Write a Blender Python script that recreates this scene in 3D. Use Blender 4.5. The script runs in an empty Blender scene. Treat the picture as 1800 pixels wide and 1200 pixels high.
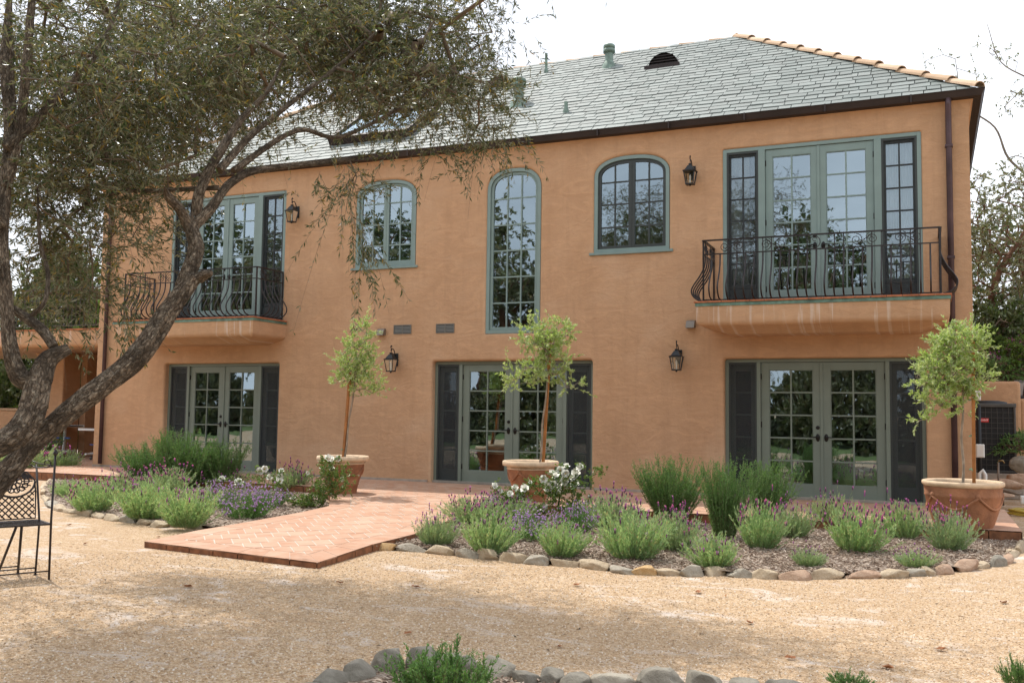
import bpy, bmesh, math, random
import numpy as np
from math import sin, cos, pi, radians, sqrt, atan2, hypot, floor, ceil
from mathutils import Vector, Matrix, noise
from mathutils.geometry import tessellate_polygon

S = bpy.context.scene
COL = S.collection

# ------------------------------------------------------------------ camera
CF, CYAW, CPITCH, CROLL = 1689.76, 0.409665, 0.0719411, 0.0136124
CAM = np.array([0.0, -15.349, 1.2476])
def cam_axes():
    f = np.array([-sin(CYAW)*cos(CPITCH), cos(CYAW)*cos(CPITCH), sin(CPITCH)])
    r = np.array([cos(CYAW), sin(CYAW), 0.0]); u = np.cross(r, f)
    c, s = cos(CROLL), sin(CROLL)
    return c*r+s*u, -s*r+c*u, f
AR, AU, AF = cam_axes()
cam = bpy.data.objects.new('camera', bpy.data.cameras.new('camera'))
COL.objects.link(cam)
cam.data.lens = CF/1800*36; cam.data.sensor_width = 36; cam.data.clip_end = 2000; cam.data.clip_start = .05
cam.matrix_world = Matrix(((AR[0], AU[0], -AF[0], CAM[0]), (AR[1], AU[1], -AF[1], CAM[1]), (AR[2], AU[2], -AF[2], CAM[2]), (0, 0, 0, 1)))
S.camera = cam
def ray(px, py): return AF + AR*(px-900)/CF - AU*(py-600)/CF
def at(px, py, dist): return CAM + ray(px, py)*dist              # point seen at a photo pixel, at a depth
def G(px, py, z): d = ray(px, py); return CAM + d*(z-CAM[2])/d[2]   # ... on the level z
def W(px, py, y): d = ray(px, py); return CAM + d*(y-CAM[1])/d[1]   # ... on the plane y

# ------------------------------------------------------------------ light
SUN = Vector((-.45, .28, 1.0)).normalized()
world = bpy.data.worlds.new('World'); S.world = world; world.use_nodes = True
wn = world.node_tree; wn.nodes.clear()
sky = wn.nodes.new('ShaderNodeTexSky'); sky.sky_type = 'NISHITA'; sky.sun_disc = False
sky.sun_elevation = math.asin(SUN.z); sky.sun_rotation = atan2(SUN.x, SUN.y)
sky.air_density = 1.0; sky.dust_density = 4.0; sky.ozone_density = 1.0
tc = wn.nodes.new('ShaderNodeTexCoord'); mp = wn.nodes.new('ShaderNodeMapping'); mp.inputs['Scale'].default_value = (1, 1, 2.5)
nz = wn.nodes.new('ShaderNodeTexNoise'); nz.inputs['Scale'].default_value = 2.2; nz.inputs['Detail'].default_value = 6; nz.inputs['Roughness'].default_value = .55
cr = wn.nodes.new('ShaderNodeMapRange'); cr.inputs['From Min'].default_value = .35; cr.inputs['From Max'].default_value = .62
cr.inputs['To Min'].default_value = .55; cr.inputs['To Max'].default_value = .98
mx = wn.nodes.new('ShaderNodeMix'); mx.data_type = 'RGBA'; mx.inputs['B'].default_value = (12.5, 13.0, 13.8, 1)
bg = wn.nodes.new('ShaderNodeBackground'); bg.inputs['Strength'].default_value = .12
wo = wn.nodes.new('ShaderNodeOutputWorld')
wn.links.new(tc.outputs['Generated'], mp.inputs['Vector']); wn.links.new(mp.outputs[0], nz.inputs['Vector'])
wn.links.new(nz.outputs['Fac'], cr.inputs['Value']); wn.links.new(cr.outputs[0], mx.inputs['Factor'])
wn.links.new(sky.outputs[0], mx.inputs['A']); wn.links.new(mx.outputs['Result'], bg.inputs['Color']); wn.links.new(bg.outputs[0], wo.inputs[0])
sl = bpy.data.lights.new('sun', 'SUN'); sl.energy = 4.2; sl.angle = radians(.53); sl.color = (1, .95, .87)
so = bpy.data.objects.new('sun', sl); COL.objects.link(so)
so.rotation_euler = SUN.to_track_quat('Z', 'Y').to_euler()
S.view_settings.view_transform = 'Standard'; S.view_settings.look = 'None'; S.view_settings.gamma = 1
S.view_settings.exposure = 0.0
S.cycles.max_bounces = 8; S.cycles.transparent_max_bounces = 12; S.cycles.diffuse_bounces = 4
S.cycles.caustics_reflective = False; S.cycles.caustics_refractive = False

# ------------------------------------------------------------------ materials
MT = {}
def new_mat(name):
    m = bpy.data.materials.new(name); m.use_nodes = True; MT[name] = m
    return m, m.node_tree, m.node_tree.nodes['Principled BSDF']
def nd(t, kind, **kw):
    n = t.nodes.new(kind)
    for k, v in kw.items():
        if k in n.inputs: n.inputs[k].default_value = v
        else: setattr(n, k, v)
    return n
def coords(t, scale=(1, 1, 1), rot=(0, 0, 0), out='Object'):
    c = nd(t, 'ShaderNodeTexCoord'); m = nd(t, 'ShaderNodeMapping'); m.inputs['Scale'].default_value = scale; m.inputs['Rotation'].default_value = rot
    t.links.new(c.outputs[out], m.inputs['Vector']); return m.outputs[0]
def ramp(t, src, stops):
    r = nd(t, 'ShaderNodeValToRGB'); e = r.color_ramp.elements
    while len(e) < len(stops): e.new(.5)
    for i, (p, c) in enumerate(stops): e[i].position = p; e[i].color = (*c, 1) if len(c) == 3 else c
    t.links.new(src, r.inputs[0]); return r.outputs[0]
def mixc(t, f, a, b, mode='MIX'):
    m = nd(t, 'ShaderNodeMix', data_type='RGBA', blend_type=mode)
    for s, v in (('Factor', f), ('A', a), ('B', b)):
        if isinstance(v, bpy.types.NodeSocket): t.links.new(v, m.inputs[s])
        elif s == 'Factor': m.inputs[0].default_value = v
        else: m.inputs[s].default_value = (*v, 1)
    return m.outputs['Result']
def noise_n(t, vec, scale, detail=4, rough=.55, dist=0):
    n = nd(t, 'ShaderNodeTexNoise', Scale=scale, Detail=detail, Roughness=rough, Distortion=dist)
    t.links.new(vec, n.inputs['Vector']); return n.outputs['Fac']
def bump(t, b, h, strength, dist=.01):
    n = nd(t, 'ShaderNodeBump', Strength=strength, Distance=dist); t.links.new(h, n.inputs['Height'])
    t.links.new(n.outputs[0], b.inputs['Normal']); return n
def simple(name, col, rough=.6, metal=0, var=.0, scale=6, bmp=0, bscale=40, bdist=.004):
    m, t, b = new_mat(name); b.inputs['Roughness'].default_value = rough; b.inputs['Metallic'].default_value = metal
    b.inputs['Base Color'].default_value = (*col, 1)
    if var or bmp:
        v = coords(t)
        if var:
            lo = tuple(c*(1-var) for c in col); hi = tuple(min(1, c*(1+var)) for c in col)
            t.links.new(ramp(t, noise_n(t, v, scale, 6), [(.3, lo), (.7, hi)]), b.inputs['Base Color'])
        if bmp: bump(t, b, noise_n(t, v, bscale, 5), bmp, bdist)
    return m
def leaf_mat(name, c1, c2, under=None, trans=.35, rough=.45, c3=None):
    m, t, b = new_mat(name)
    g = nd(t, 'ShaderNodeNewGeometry')
    stops = [(0, c1), (1, c2)] if c3 is None else [(0, c1), (.82, c2), (.9, c3), (1, c3)]
    col = ramp(t, g.outputs['Random Per Island'], stops)
    if under: col = mixc(t, g.outputs['Backfacing'], col, under)
    t.links.new(col, b.inputs['Base Color']); b.inputs['Roughness'].default_value = rough
    tr = nd(t, 'ShaderNodeBsdfTranslucent'); t.links.new(mixc(t, 1, col, (1.0, 1.0, .55), 'MULTIPLY'), tr.inputs['Color'])
    ms = nd(t, 'ShaderNodeMixShader'); ms.inputs[0].default_value = trans
    t.links.new(b.outputs[0], ms.inputs[1]); t.links.new(tr.outputs[0], ms.inputs[2])
    t.links.new(ms.outputs[0], t.nodes['Material Output'].inputs['Surface']); return m

# stucco, hand trowelled
def stucco(name, ca, cb, cc, streaks=False):
    m, t, b = new_mat(name); v = coords(t)
    n1 = noise_n(t, v, .9, 5, .6, .6); n2 = noise_n(t, v, 7, 6, .6, 1.2)
    vs = coords(t, (3.2, 3.2, 14), (0, radians(12), 0)); n3 = noise_n(t, coords(t, (1.2, 1.2, 3.4), (0, radians(20), 0)), 1.7, 6, .6, 1.6)
    c = ramp(t, n1, [(.3, ca), (.5, cb), (.72, cc)])
    c = mixc(t, ramp(t, n3, [(.47, (0, 0, 0)), (.64, (.42, .42, .42))]), c, tuple(min(1, x*1.22) for x in cb))
    c = mixc(t, ramp(t, n2, [(.45, (0, 0, 0)), (.75, (.35, .35, .35))]), c, tuple(x*.82 for x in cb))
    drip = noise_n(t, coords(t, (2.6, .01, .22)), 2.2, 5, .7)
    c = mixc(t, ramp(t, drip, [(.50, (0, 0, 0)), (.70, (.30, .30, .30))]), c, tuple(x*.72 for x in cb))
    crk = noise_n(t, coords(t, (.8, .8, 1.1)), 1.1, 3, .5); c = mixc(t, ramp(t, crk, [(.55, (0, 0, 0)), (.75, (.35, .35, .35))]), c, (.60, .42, .29))
    if streaks:
        vv = coords(t, (5.5, .01, .25)); s = noise_n(t, vv, 2.0, 3, .65)
        c = mixc(t, ramp(t, s, [(.56, (0, 0, 0)), (.63, (.5, .5, .5))]), c, (.66, .56, .48))
    t.links.new(c, b.inputs['Base Color']); b.inputs['Roughness'].default_value = .85
    b.inputs['Specular IOR Level'].default_value = .12
    a1 = nd(t, 'ShaderNodeMath', operation='ADD'); a2 = nd(t, 'ShaderNodeMath', operation='MULTIPLY_ADD')
    t.links.new(n3, a1.inputs[0]); t.links.new(n2, a1.inputs[1])
    fine = noise_n(t, v, 60, 4, .6); t.links.new(fine, a2.inputs[0]); a2.inputs[1].default_value = .25; t.links.new(a1.outputs[0], a2.inputs[2])
    bump(t, b, a2.outputs[0], .55, .022)
    return m
stucco('stucco', (.47, .28, .16), (.515, .313, .185), (.555, .35, .213))
stucco('stucco_streaked', (.47, .28, .16), (.515, .313, .185), (.555, .35, .213), True)

def tile_random(name, stops, rough, bscale, bstr, spec=.5, stain=None):
    m, t, b = new_mat(name); g = nd(t, 'ShaderNodeNewGeometry'); v = coords(t)
    c = ramp(t, g.outputs['Random Per Island'], stops)
    n = noise_n(t, v, bscale*.12, 6, .6)
    c = mixc(t, ramp(t, n, [(.35, (0, 0, 0)), (.75, (.5, .5, .5))]), c, stain or tuple(x*.75 for x in stops[0][1]))
    t.links.new(c, b.inputs['Base Color']); b.inputs['Roughness'].default_value = rough; b.inputs['Specular IOR Level'].default_value = spec
    bump(t, b, noise_n(t, v, bscale, 6, .6), bstr, .006); return m
tile_random('slate', [(0, (.15, .178, .168)), (.5, (.185, .215, .203)), (1, (.225, .255, .242))], .6, 30, .35, .4, (.16, .16, .15))
tile_random('roof_tile', [(0, (.46, .30, .18)), (1, (.64, .46, .31))], .8, 30, .4)
tile_random('paver', [(0, (.41, .215, .13)), (.5, (.455, .25, .16)), (1, (.50, .30, .205))], .75, 50, .25, .35, (.58, .44, .34))
simple('grout', (.50, .46, .39), .9, 0, .15, 20, .5, 120)
simple('paver_edge', (.22, .09, .04), .85, 0, .4, 12, .5, 60)
simple('gutter_metal', (.024, .014, .012), .6, .1, .35, 3)
simple('downspout_metal', (.075, .045, .05), .5, .35, .35, 3)
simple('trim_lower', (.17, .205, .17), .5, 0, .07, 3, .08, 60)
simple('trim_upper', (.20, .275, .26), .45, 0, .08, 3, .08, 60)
simple('trim_dark', (.035, .043, .042), .5, 0, .1, 3)
simple('iron', (.030, .024, .024), .30, .35, .4, 40, .2, 90)
simple('lantern_metal', (.012, .014, .016), .42, .3)
simple('handle_metal', (.02, .018, .017), .35, .6)
simple('brass', (.25, .17, .07), .4, .8)
simple('flashing_metal', (.14, .24, .19), .6, .3, .55, 5)
simple('tile_edging', (.42, .14, .06), .75, 0, .3, 10)
simple('roof_vent_metal', (.16, .22, .18), .5, .3, .4, 8)
simple('dark', (.01, .009, .009), .8)
simple('interior', (.16, .13, .10), .9)
simple('interior_floor', (.20, .12, .07), .6)
simple('curtain', (.62, .63, .64), .9)
simple('terracotta', (.34, .15, .075), .85, 0, .42, 4, .9, 16, .014)
simple('terracotta_rim', (.66, .49, .33), .85, 0, .22, 9, .5, 40, .005)
simple('soil', (.05, .03, .02), .95, 0, .4, 20, .6, 60)
simple('stake_wood', (.40, .16, .045), .7, 0, .25, 9, .3, 50)
simple('tie_green', (.0, .28, .17), .4)
simple('vent_metal', (.16, .15, .13), .5, .2)
simple('hood_metal', (.20, .17, .14), .45, .4)
simple('white_plastic', (.70, .70, .68), .5)
simple('blue_plastic', (.02, .09, .38), .4)
simple('ac_metal', (.075, .075, .072), .5, .2, .15)
simple('ac_dark', (.015, .016, .018), .55, .3)
simple('badge_red', (.55, .02, .02), .4)
simple('badge_white', (.8, .8, .8), .5)
simple('hose_rubber', (.42, .30, .04), .5)
simple('pipe_metal', (.18, .14, .11), .5, .6, .3, 12)
simple('table_top', (.11, .11, .12), .6)
simple('petal_white', (.92, .91, .84), .6)
simple('petal_core', (.75, .55, .2), .6)
simple('dead_leaf', (.30, .12, .045), .8, 0, .4, 20)
leaf_mat('litter', (.07, .045, .025), (.20, .13, .06), None, .1, .7, (.34, .15, .05))
simple('slab', (.36, .31, .26), .9, 0, .2, 6, .4, 60)
simple('wood_dark', (.16, .07, .035), .8, 0, .3, 8)

def gravel():
    m, t, b = new_mat('gravel'); v = coords(t)
    def vor(sc): # pebble cells 
        n = nd(t, 'ShaderNodeTexVoronoi', Scale=sc, Randomness=1); n.feature = 'F1'; t.links.new(v, n.inputs['Vector']); return n
    a = vor(92); a2 = vor(50)
    sep = nd(t, 'ShaderNodeSeparateColor'); t.links.new(a.outputs['Color'], sep.inputs[0])
    sep2 = nd(t, 'ShaderNodeSeparateColor'); t.links.new(a2.outputs['Color'], sep2.inputs[0])
    c = ramp(t, sep.outputs[0], [(0, (.18, .11, .06)), (.25, (.40, .265, .15)), (.6, (.56, .405, .25)), (.88, (.66, .53, .38)), (1, (.78, .72, .64))])
    c2 = ramp(t, sep2.outputs[0], [(0, (.36, .235, .13)), (.6, (.57, .41, .255)), (1, (.68, .56, .42))])
    c = mixc(t, .4, c, c2)
    big = noise_n(t, v, .75, 7, .68, .5)
    dust = noise_n(t, coords(t, (1, 1.8, 1), (0, 0, .4)), 1.3, 8, .72, 1.0)
    c = mixc(t, ramp(t, big, [(.42, (0, 0, 0)), (.72, (.45, .45, .45))]), c, (.40, .27, .16))
    c = mixc(t, ramp(t, dust, [(.54, (0, 0, 0)), (.67, (.8, .8, .8))]), c, (.70, .65, .61))
    c = mixc(t, 1.0, c, (.96, .93, .91), 'MULTIPLY')
    t.links.new(c, b.inputs['Base Color']); b.inputs['Roughness'].default_value = .9; b.inputs['Specular IOR Level'].default_value = .2
    bump(t, b, a.outputs['Distance'], .8, -.012)
    return m
gravel()
def mulch():
    m, t, b = new_mat('mulch'); v = coords(t, (1, 2.6, 1), (0, 0, .7))
    n = nd(t, 'ShaderNodeTexVoronoi', Scale=34); t.links.new(v, n.inputs['Vector'])
    sep = nd(t, 'ShaderNodeSeparateColor'); t.links.new(n.outputs['Color'], sep.inputs[0])
    c = ramp(t, sep.outputs[0], [(0, (.08, .05, .03)), (.35, (.24, .165, .115)), (.75, (.42, .33, .26)), (1, (.55, .47, .39))])
    t.links.new(c, b.inputs['Base Color']); b.inputs['Roughness'].default_value = .9
    bump(t, b, n.outputs['Distance'], .9, -.02)
mulch()
tile_random('mulch_chip', [(0, (.12, .07, .045)), (.45, (.32, .235, .17)), (1, (.58, .49, .41))], .9, 80, .3)
tile_random('pebble', [(0, (.30, .19, .10)), (.4, (.55, .38, .22)), (.8, (.66, .52, .37)), (1, (.76, .70, .62))], .85, 90, .2, .3, (.6, .5, .4))
def stone_mat(name, a, b_, c_):
    m, t, b = new_mat(name); v = coords(t)
    c = ramp(t, noise_n(t, v, 5, 8, .65, .6), [(.3, a), (.5, b_), (.7, c_)])
    c = mixc(t, ramp(t, noise_n(t, v, 16, 6, .7), [(.55, (0, 0, 0)), (.75, (.5, .5, .5))]), c, tuple(x*.55 for x in a))
    t.links.new(c, b.inputs['Base Color']); b.inputs['Roughness'].default_value = .85
    bump(t, b, noise_n(t, v, 22, 9, .7), .95, .022)
stone_mat('stone_tan', (.36, .27, .17), (.46, .365, .25), (.55, .46, .34))
stone_mat('stone_grey', (.27, .235, .18), (.37, .33, .265), (.46, .425, .36))
stone_mat('stone_ochre', (.42, .24, .09), (.52, .34, .16), (.58, .44, .27))
stone_mat('stone_blue', (.17, .15, .115), (.26, .235, .19), (.37, .34, .285))
stone_mat('stone_rust', (.30, .18, .12), (.42, .28, .19), (.50, .37, .27))

def bark(name, dark, mid, light, sc=1.0):
    m, t, b = new_mat(name); v = coords(t, (5*sc, 5.5*sc, 1), out='UV'); vo = coords(t)
    n = noise_n(t, v, 3.0, 10, .72, 1.0); n2 = noise_n(t, vo, 7*sc, 7, .62)
    vr = nd(t, 'ShaderNodeTexVoronoi', Scale=5.0); vr.feature = 'DISTANCE_TO_EDGE'
    wv = nd(t, 'ShaderNodeMix', data_type='RGBA'); t.links.new(v, wv.inputs['A']); nn_ = nd(t, 'ShaderNodeTexNoise', Scale=4.0, Detail=4); t.links.new(v, nn_.inputs['Vector']); t.links.new(nn_.outputs['Color'], wv.inputs['B']); wv.inputs[0].default_value = .35
    t.links.new(wv.outputs['Result'], vr.inputs['Vector'])
    c = ramp(t, n, [(.32, dark), (.48, mid), (.64, light)])
    c = mixc(t, ramp(t, n2, [(.48, (0, 0, 0)), (.60, (.8, .8, .8))]), c, tuple(x*.42 for x in mid))
    c = mixc(t, ramp(t, vr.outputs['Distance'], [(.0, (.55, .55, .55)), (.07, (0, 0, 0))]), c, dark)
    t.links.new(c, b.inputs['Base Color']); b.inputs['Roughness'].default_value = .9; b.inputs['Specular IOR Level'].default_value = .2
    cl = ramp(t, vr.outputs['Distance'], [(.0, (0, 0, 0)), (.16, (1, 1, 1))])
    mth = nd(t, 'ShaderNodeMath', operation='ADD'); t.links.new(n, mth.inputs[0]); t.links.new(cl, mth.inputs[1])
    m2 = nd(t, 'ShaderNodeMath', operation='ADD'); t.links.new(mth.outputs[0], m2.inputs[0]); t.links.new(n2, m2.inputs[1])
    bump(t, b, m2.outputs[0], 1.0, .022)
bark('bark_olive', (.05, .036, .026), (.23, .175, .125), (.42, .355, .27))
simple('bark_twig', (.14, .10, .065), .85, 0, .35, 8)
simple('bark_pale', (.30, .24, .18), .9, 0, .35, 12, .5, 60)
simple('bark_grey', (.20, .165, .13), .9, 0, .3, 8)
simple('bark_red', (.17, .085, .05), .9, 0, .35, 6, .5, 60)
leaf_mat('leaf_olive', (.045, .070, .030), (.11, .145, .062), (.22, .22, .145), .42, .28, (.32, .22, .05))
leaf_mat('leaf_young', (.28, .42, .12), (.46, .60, .22), (.52, .60, .36), .52, .36)
leaf_mat('leaf_lavender', (.25, .41, .19), (.48, .64, .37), None, .45, .6, (.46, .42, .26))
leaf_mat('leaf_lavender_grey', (.25, .38, .20), (.47, .59, .38), None, .42, .6, (.42, .38, .27))
leaf_mat('leaf_rosemary', (.08, .18, .05), (.20, .36, .11), None, .32, .5)
leaf_mat('leaf_rose', (.08, .15, .035), (.20, .31, .07), None, .35, .35, (.22, .16, .05))
leaf_mat('leaf_tree', (.05, .085, .025), (.14, .20, .06), (.16, .19, .10), .35, .4)
leaf_mat('leaf_oak', (.10, .13, .05), (.22, .25, .12), (.28, .28, .19), .35, .33, (.28, .22, .12))
leaf_mat('leaf_bright', (.10, .17, .035), (.20, .30, .07), None, .45, .45)
leaf_mat('flower_purple', (.38, .10, .44), (.58, .22, .66), None, .4, .6); leaf_mat('flower_dark', (.08, .02, .06), (.26, .06, .24), None, .2, .6)
leaf_mat('flower_magenta', (.55, .10, .42), (.72, .22, .58), None, .4, .6)
leaf_mat('flower_lilac', (.48, .28, .68), (.66, .48, .82), None, .4, .6)
simple('lawn', (.10, .14, .04), .9, 0, .4, 1.5, .5, 40)

def glass_mat(name, tint, refl, tone=(.93, .97, 1)):
    m, t, b = new_mat(name); t.nodes.remove(b)
    v = coords(t); fr = nd(t, 'ShaderNodeFresnel', IOR=1.5)
    ma = nd(t, 'ShaderNodeMath', operation='MULTIPLY_ADD'); t.links.new(fr.outputs[0], ma.inputs[0]); ma.inputs[1].default_value = 1.3; ma.inputs[2].default_value = refl; ma.use_clamp = True
    gl = nd(t, 'ShaderNodeBsdfGlossy', Roughness=.012); gl.inputs['Color'].default_value = (*tone, 1)
    bp = nd(t, 'ShaderNodeBump', Strength=.22, Distance=.004); t.links.new(noise_n(t, v, 2.2, 2, .5), bp.inputs['Height']); t.links.new(bp.outputs[0], gl.inputs['Normal'])
    tr = nd(t, 'ShaderNodeBsdfTransparent'); tr.inputs['Color'].default_value = (*tint, 1)
    ms = nd(t, 'ShaderNodeMixShader'); t.links.new(ma.outputs[0], ms.inputs[0]); t.links.new(tr.outputs[0], ms.inputs[1]); t.links.new(gl.outputs[0], ms.inputs[2])
    t.links.new(ms.outputs[0], t.nodes['Material Output'].inputs['Surface'])
glass_mat('glass', (.82, .88, .86), .28, (.74, .90, 1))
glass_mat('lantern_glass', (.95, .93, .85), .05)
def screen_mat(name, fac):
    m, t, b = new_mat(name); b.inputs['Base Color'].default_value = (.03, .035, .04, 1); b.inputs['Roughness'].default_value = .7
    tr = nd(t, 'ShaderNodeBsdfTransparent'); ms = nd(t, 'ShaderNodeMixShader'); ms.inputs[0].default_value = fac
    t.links.new(tr.outputs[0], ms.inputs[1]); t.links.new(b.outputs[0], ms.inputs[2]); t.links.new(ms.outputs[0], t.nodes['Material Output'].inputs['Surface'])
screen_mat('insect_screen', .40); screen_mat('upper_screen', .10)

# ------------------------------------------------------------------ object helpers
def tag(o, label=None, cat=None, group=None, kind=None):
    if label: o['label'] = label
    if cat: o['category'] = cat
    if group: o['group'] = group
    if kind: o['kind'] = kind
    return o
def empty(name, loc=(0, 0, 0), rz=0, label=None, cat=None, group=None):
    o = bpy.data.objects.new(name, None); COL.objects.link(o); o.location = loc; o.rotation_euler = (0, 0, rz); o.empty_display_size = .1
    return tag(o, label, cat, group)
def link(name, me, parent=None):
    o = bpy.data.objects.new(name, me); COL.objects.link(o)
    if parent is not None: o.parent = parent
    return o
def kids(o): return [c for c in bpy.data.objects if c.parent == o]
def copy_tree(o, parent=None):
    c = o.copy(); COL.objects.link(c)
    if parent is not None: c.parent = parent
    for ch in kids(o): copy_tree(ch, c)
    return c

class MB:
    def __init__(s): s.v = []; s.f = []; s.m = []; s.sm = []
    def add(s, vs, fs, mi=0, smooth=False):
        o = len(s.v); s.v += [tuple(float(c) for c in p) for p in vs]
        for f in fs: s.f.append([o+i for i in f]); s.m.append(mi); s.sm.append(smooth)
        return s
    def box(s, x0, x1, y0, y1, z0, z1, mi=0, M=None):
        vs = [(x, y, z) for z in (z0, z1) for y in (y0, y1) for x in (x0, x1)]
        if M is not None: vs = [M @ Vector(p) for p in vs]
        return s.add(vs, [(0, 2, 3, 1), (4, 5, 7, 6), (0, 1, 5, 4), (2, 6, 7, 3), (0, 4, 6, 2), (1, 3, 7, 5)], mi)
    def bar(s, a, b, w, h, mi=0, up=(0, 0, 1)):
        a = Vector(a); b = Vector(b); d = (b-a); L = d.length; d.normalize(); u = Vector(up)
        if abs(d.dot(u)) > .99: u = Vector((0, 1, 0))
        x = d.cross(u).normalized(); u = x.cross(d)
        M = Matrix(((d.x, x.x, u.x, a.x), (d.y, x.y, u.y, a.y), (d.z, x.z, u.z, a.z), (0, 0, 0, 1)))
        return s.box(0, L, -w/2, w/2, -h/2, h/2, mi, M)
    def tube(s, pts, r, n=8, mi=0, caps=True, smooth=True):
        pts = [Vector(p) for p in pts]; m = len(pts)
        rr = r if isinstance(r, (list, tuple)) else [r]*m
        vs = []; prev = None
        for i, p in enumerate(pts):
            t = (pts[min(i+1, m-1)]-pts[max(i-1, 0)])
            t = t.normalized() if t.length > 1e-9 else Vector((0, 0, 1))
            if prev is None:
                a = t.cross(Vector((0, 0, 1)) if abs(t.z) < .9 else Vector((1, 0, 0))).normalized()
            else:
                a = (prev-t*prev.dot(t)); a = a.normalized() if a.length > 1e-6 else prev
            prev = a; b = t.cross(a)
            vs += [p+(a*cos(2*pi*k/n)+b*sin(2*pi*k/n))*rr[i] for k in range(n)]
        fs = [(i*n+k, i*n+(k+1) % n, (i+1)*n+(k+1) % n, (i+1)*n+k) for i in range(m-1) for k in range(n)]
        s.add(vs, fs, mi, smooth)
        if caps:
            o = len(s.v)-len(vs)
            s.f.append([o+k for k in range(n)][::-1]); s.m.append(mi); s.sm.append(False)
            s.f.append([o+(m-1)*n+k for k in range(n)]); s.m.append(mi); s.sm.append(False)
        return s
    def lathe(s, prof, c=(0, 0, 0), n=24, mi=0, smooth=True, M=None):
        vs = []
        for (r, z) in prof:
            for k in range(n):
                p = Vector((r*cos(2*pi*k/n), r*sin(2*pi*k/n), z))
                if M is not None: p = M @ p
                vs.append(p+Vector(c))
        fs = [(i*n+k, i*n+(k+1) % n, (i+1)*n+(k+1) % n, (i+1)*n+k) for i in range(len(prof)-1) for k in range(n)]
        return s.add(vs, fs, mi, smooth)
    def build(s, name, mats, parent=None, bevel=0, loc=None):
        me = bpy.data.meshes.new(name); me.from_pydata(s.v, [], s.f)
        for m in ([mats] if isinstance(mats, str) else mats): me.materials.append(MT[m])
        me.polygons.foreach_set('material_index', s.m); me.polygons.foreach_set('use_smooth', s.sm); me.update()
        o = link(name, me, parent)
        if loc is not None: o.location = loc
        if bevel:
            b = o.modifiers.new('bevel', 'BEVEL'); b.width = bevel; b.segments = 2; b.limit_method = 'ANGLE'; b.angle_limit = radians(50)
        return o

def fast_mesh(name, V, F, mats, mi=None, smooth=False):
    """V (N,3), F (M,4) quads"""
    me = bpy.data.meshes.new(name); me.vertices.add(len(V)); me.vertices.foreach_set('co', np.ascontiguousarray(V, dtype=np.float32).ravel())
    me.loops.add(F.size); me.loops.foreach_set('vertex_index', F.astype(np.int32).ravel())
    me.polygons.add(len(F)); me.polygons.foreach_set('loop_start', np.arange(0, F.size, 4, dtype=np.int32))
    try: me.polygons.foreach_set('loop_total', np.full(len(F), 4, dtype=np.int32))
    except Exception: pass
    for m in mats: me.materials.append(MT[m])
    if mi is not None: me.polygons.foreach_set('material_index', mi.astype(np.int32))
    me.polygons.foreach_set('use_smooth', np.full(len(F), smooth))
    me.update(calc_edges=True); me.validate(); return me

def nrm(a): return a/np.maximum(np.linalg.norm(a, axis=-1, keepdims=True), 1e-9)
def leaves(P, D, L, Wd, rng, flat=0.0):
    """diamond leaves at P along D"""
    n = len(P); R = rng.normal(size=(n, 3))
    if flat: R = R*(1-flat)+np.array([0, 0, 1.])*flat*1.5
    side = nrm(np.cross(D, R)); up = np.cross(side, D)
    L = np.broadcast_to(np.asarray(L, float), (n,))[:, None]*rng.uniform(.7, 1.2, (n, 1)); w = np.broadcast_to(np.asarray(Wd, float), (n,))[:, None]*rng.uniform(.8, 1.2, (n, 1))
    mid = P+D*L*.5+up*L*.06
    V = np.stack([P, mid+side*w*.5, P+D*L, mid-side*w*.5], 1).reshape(-1, 3)
    return V, np.arange(4*n).reshape(n, 4)
def sprays(st, dr, L, K, ll, lw, droop, rng, ang=(.4, .9), stem=.002, lo=.12, nseg=3, flat=0.0):
    """twigs from st along dr, K leaves each; returns V,F,mat(0 leaf,1 stem)"""
    T = len(st); L = np.broadcast_to(np.asarray(L, float), (T,)); droop = np.broadcast_to(np.asarray(droop, float), (T,))
    g = np.array([0, 0, -1.])
    def pos(u): return st[:, None]+dr[:, None]*(L[:, None, None]*u[..., None])+g*(droop*L)[:, None, None]*(u**2)[..., None]
    def tan(u): return nrm(dr[:, None]+g*(2*droop)[:, None, None]*u[..., None])
    u = np.sort(rng.uniform(lo, 1, (T, K)), axis=1)
    P = pos(u).reshape(-1, 3); t = tan(u).reshape(-1, 3)
    a = rng.uniform(*ang, (len(P), 1)); perp = nrm(np.cross(t, rng.normal(size=t.shape)))
    D = nrm(t*np.cos(a)+perp*np.sin(a))
    V, F = leaves(P, D, ll, lw, rng, flat)
    mi = np.zeros(len(F), int)
    if stem:
        us = np.linspace(0, 1, nseg+1)[None].repeat(T, 0); C = pos(us); tt = tan(us)
        a1 = nrm(np.cross(tt, np.array([.3, .2, 1.]))); b1 = np.cross(tt, a1)
        rad = stem*(1-.6*us)[..., None]
        ring = np.stack([C+rad*(a1*cos(q)+b1*sin(q)) for q in (0, 2.094, 4.189)], 2)   # T,S,3,3
        Vs = ring.reshape(-1, 3); idx = np.arange(T*(nseg+1)*3).reshape(T, nseg+1, 3)
        A = idx[:, :-1]; B = idx[:, 1:]
        Fs = np.stack([A, np.roll(A, -1, 2), np.roll(B, -1, 2), B], -1).reshape(-1, 4)+len(V)
        V = np.vstack([V, Vs]); F = np.vstack([F, Fs]); mi = np.concatenate([mi, np.ones(len(Fs), int)])
    return V, F, mi
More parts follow.
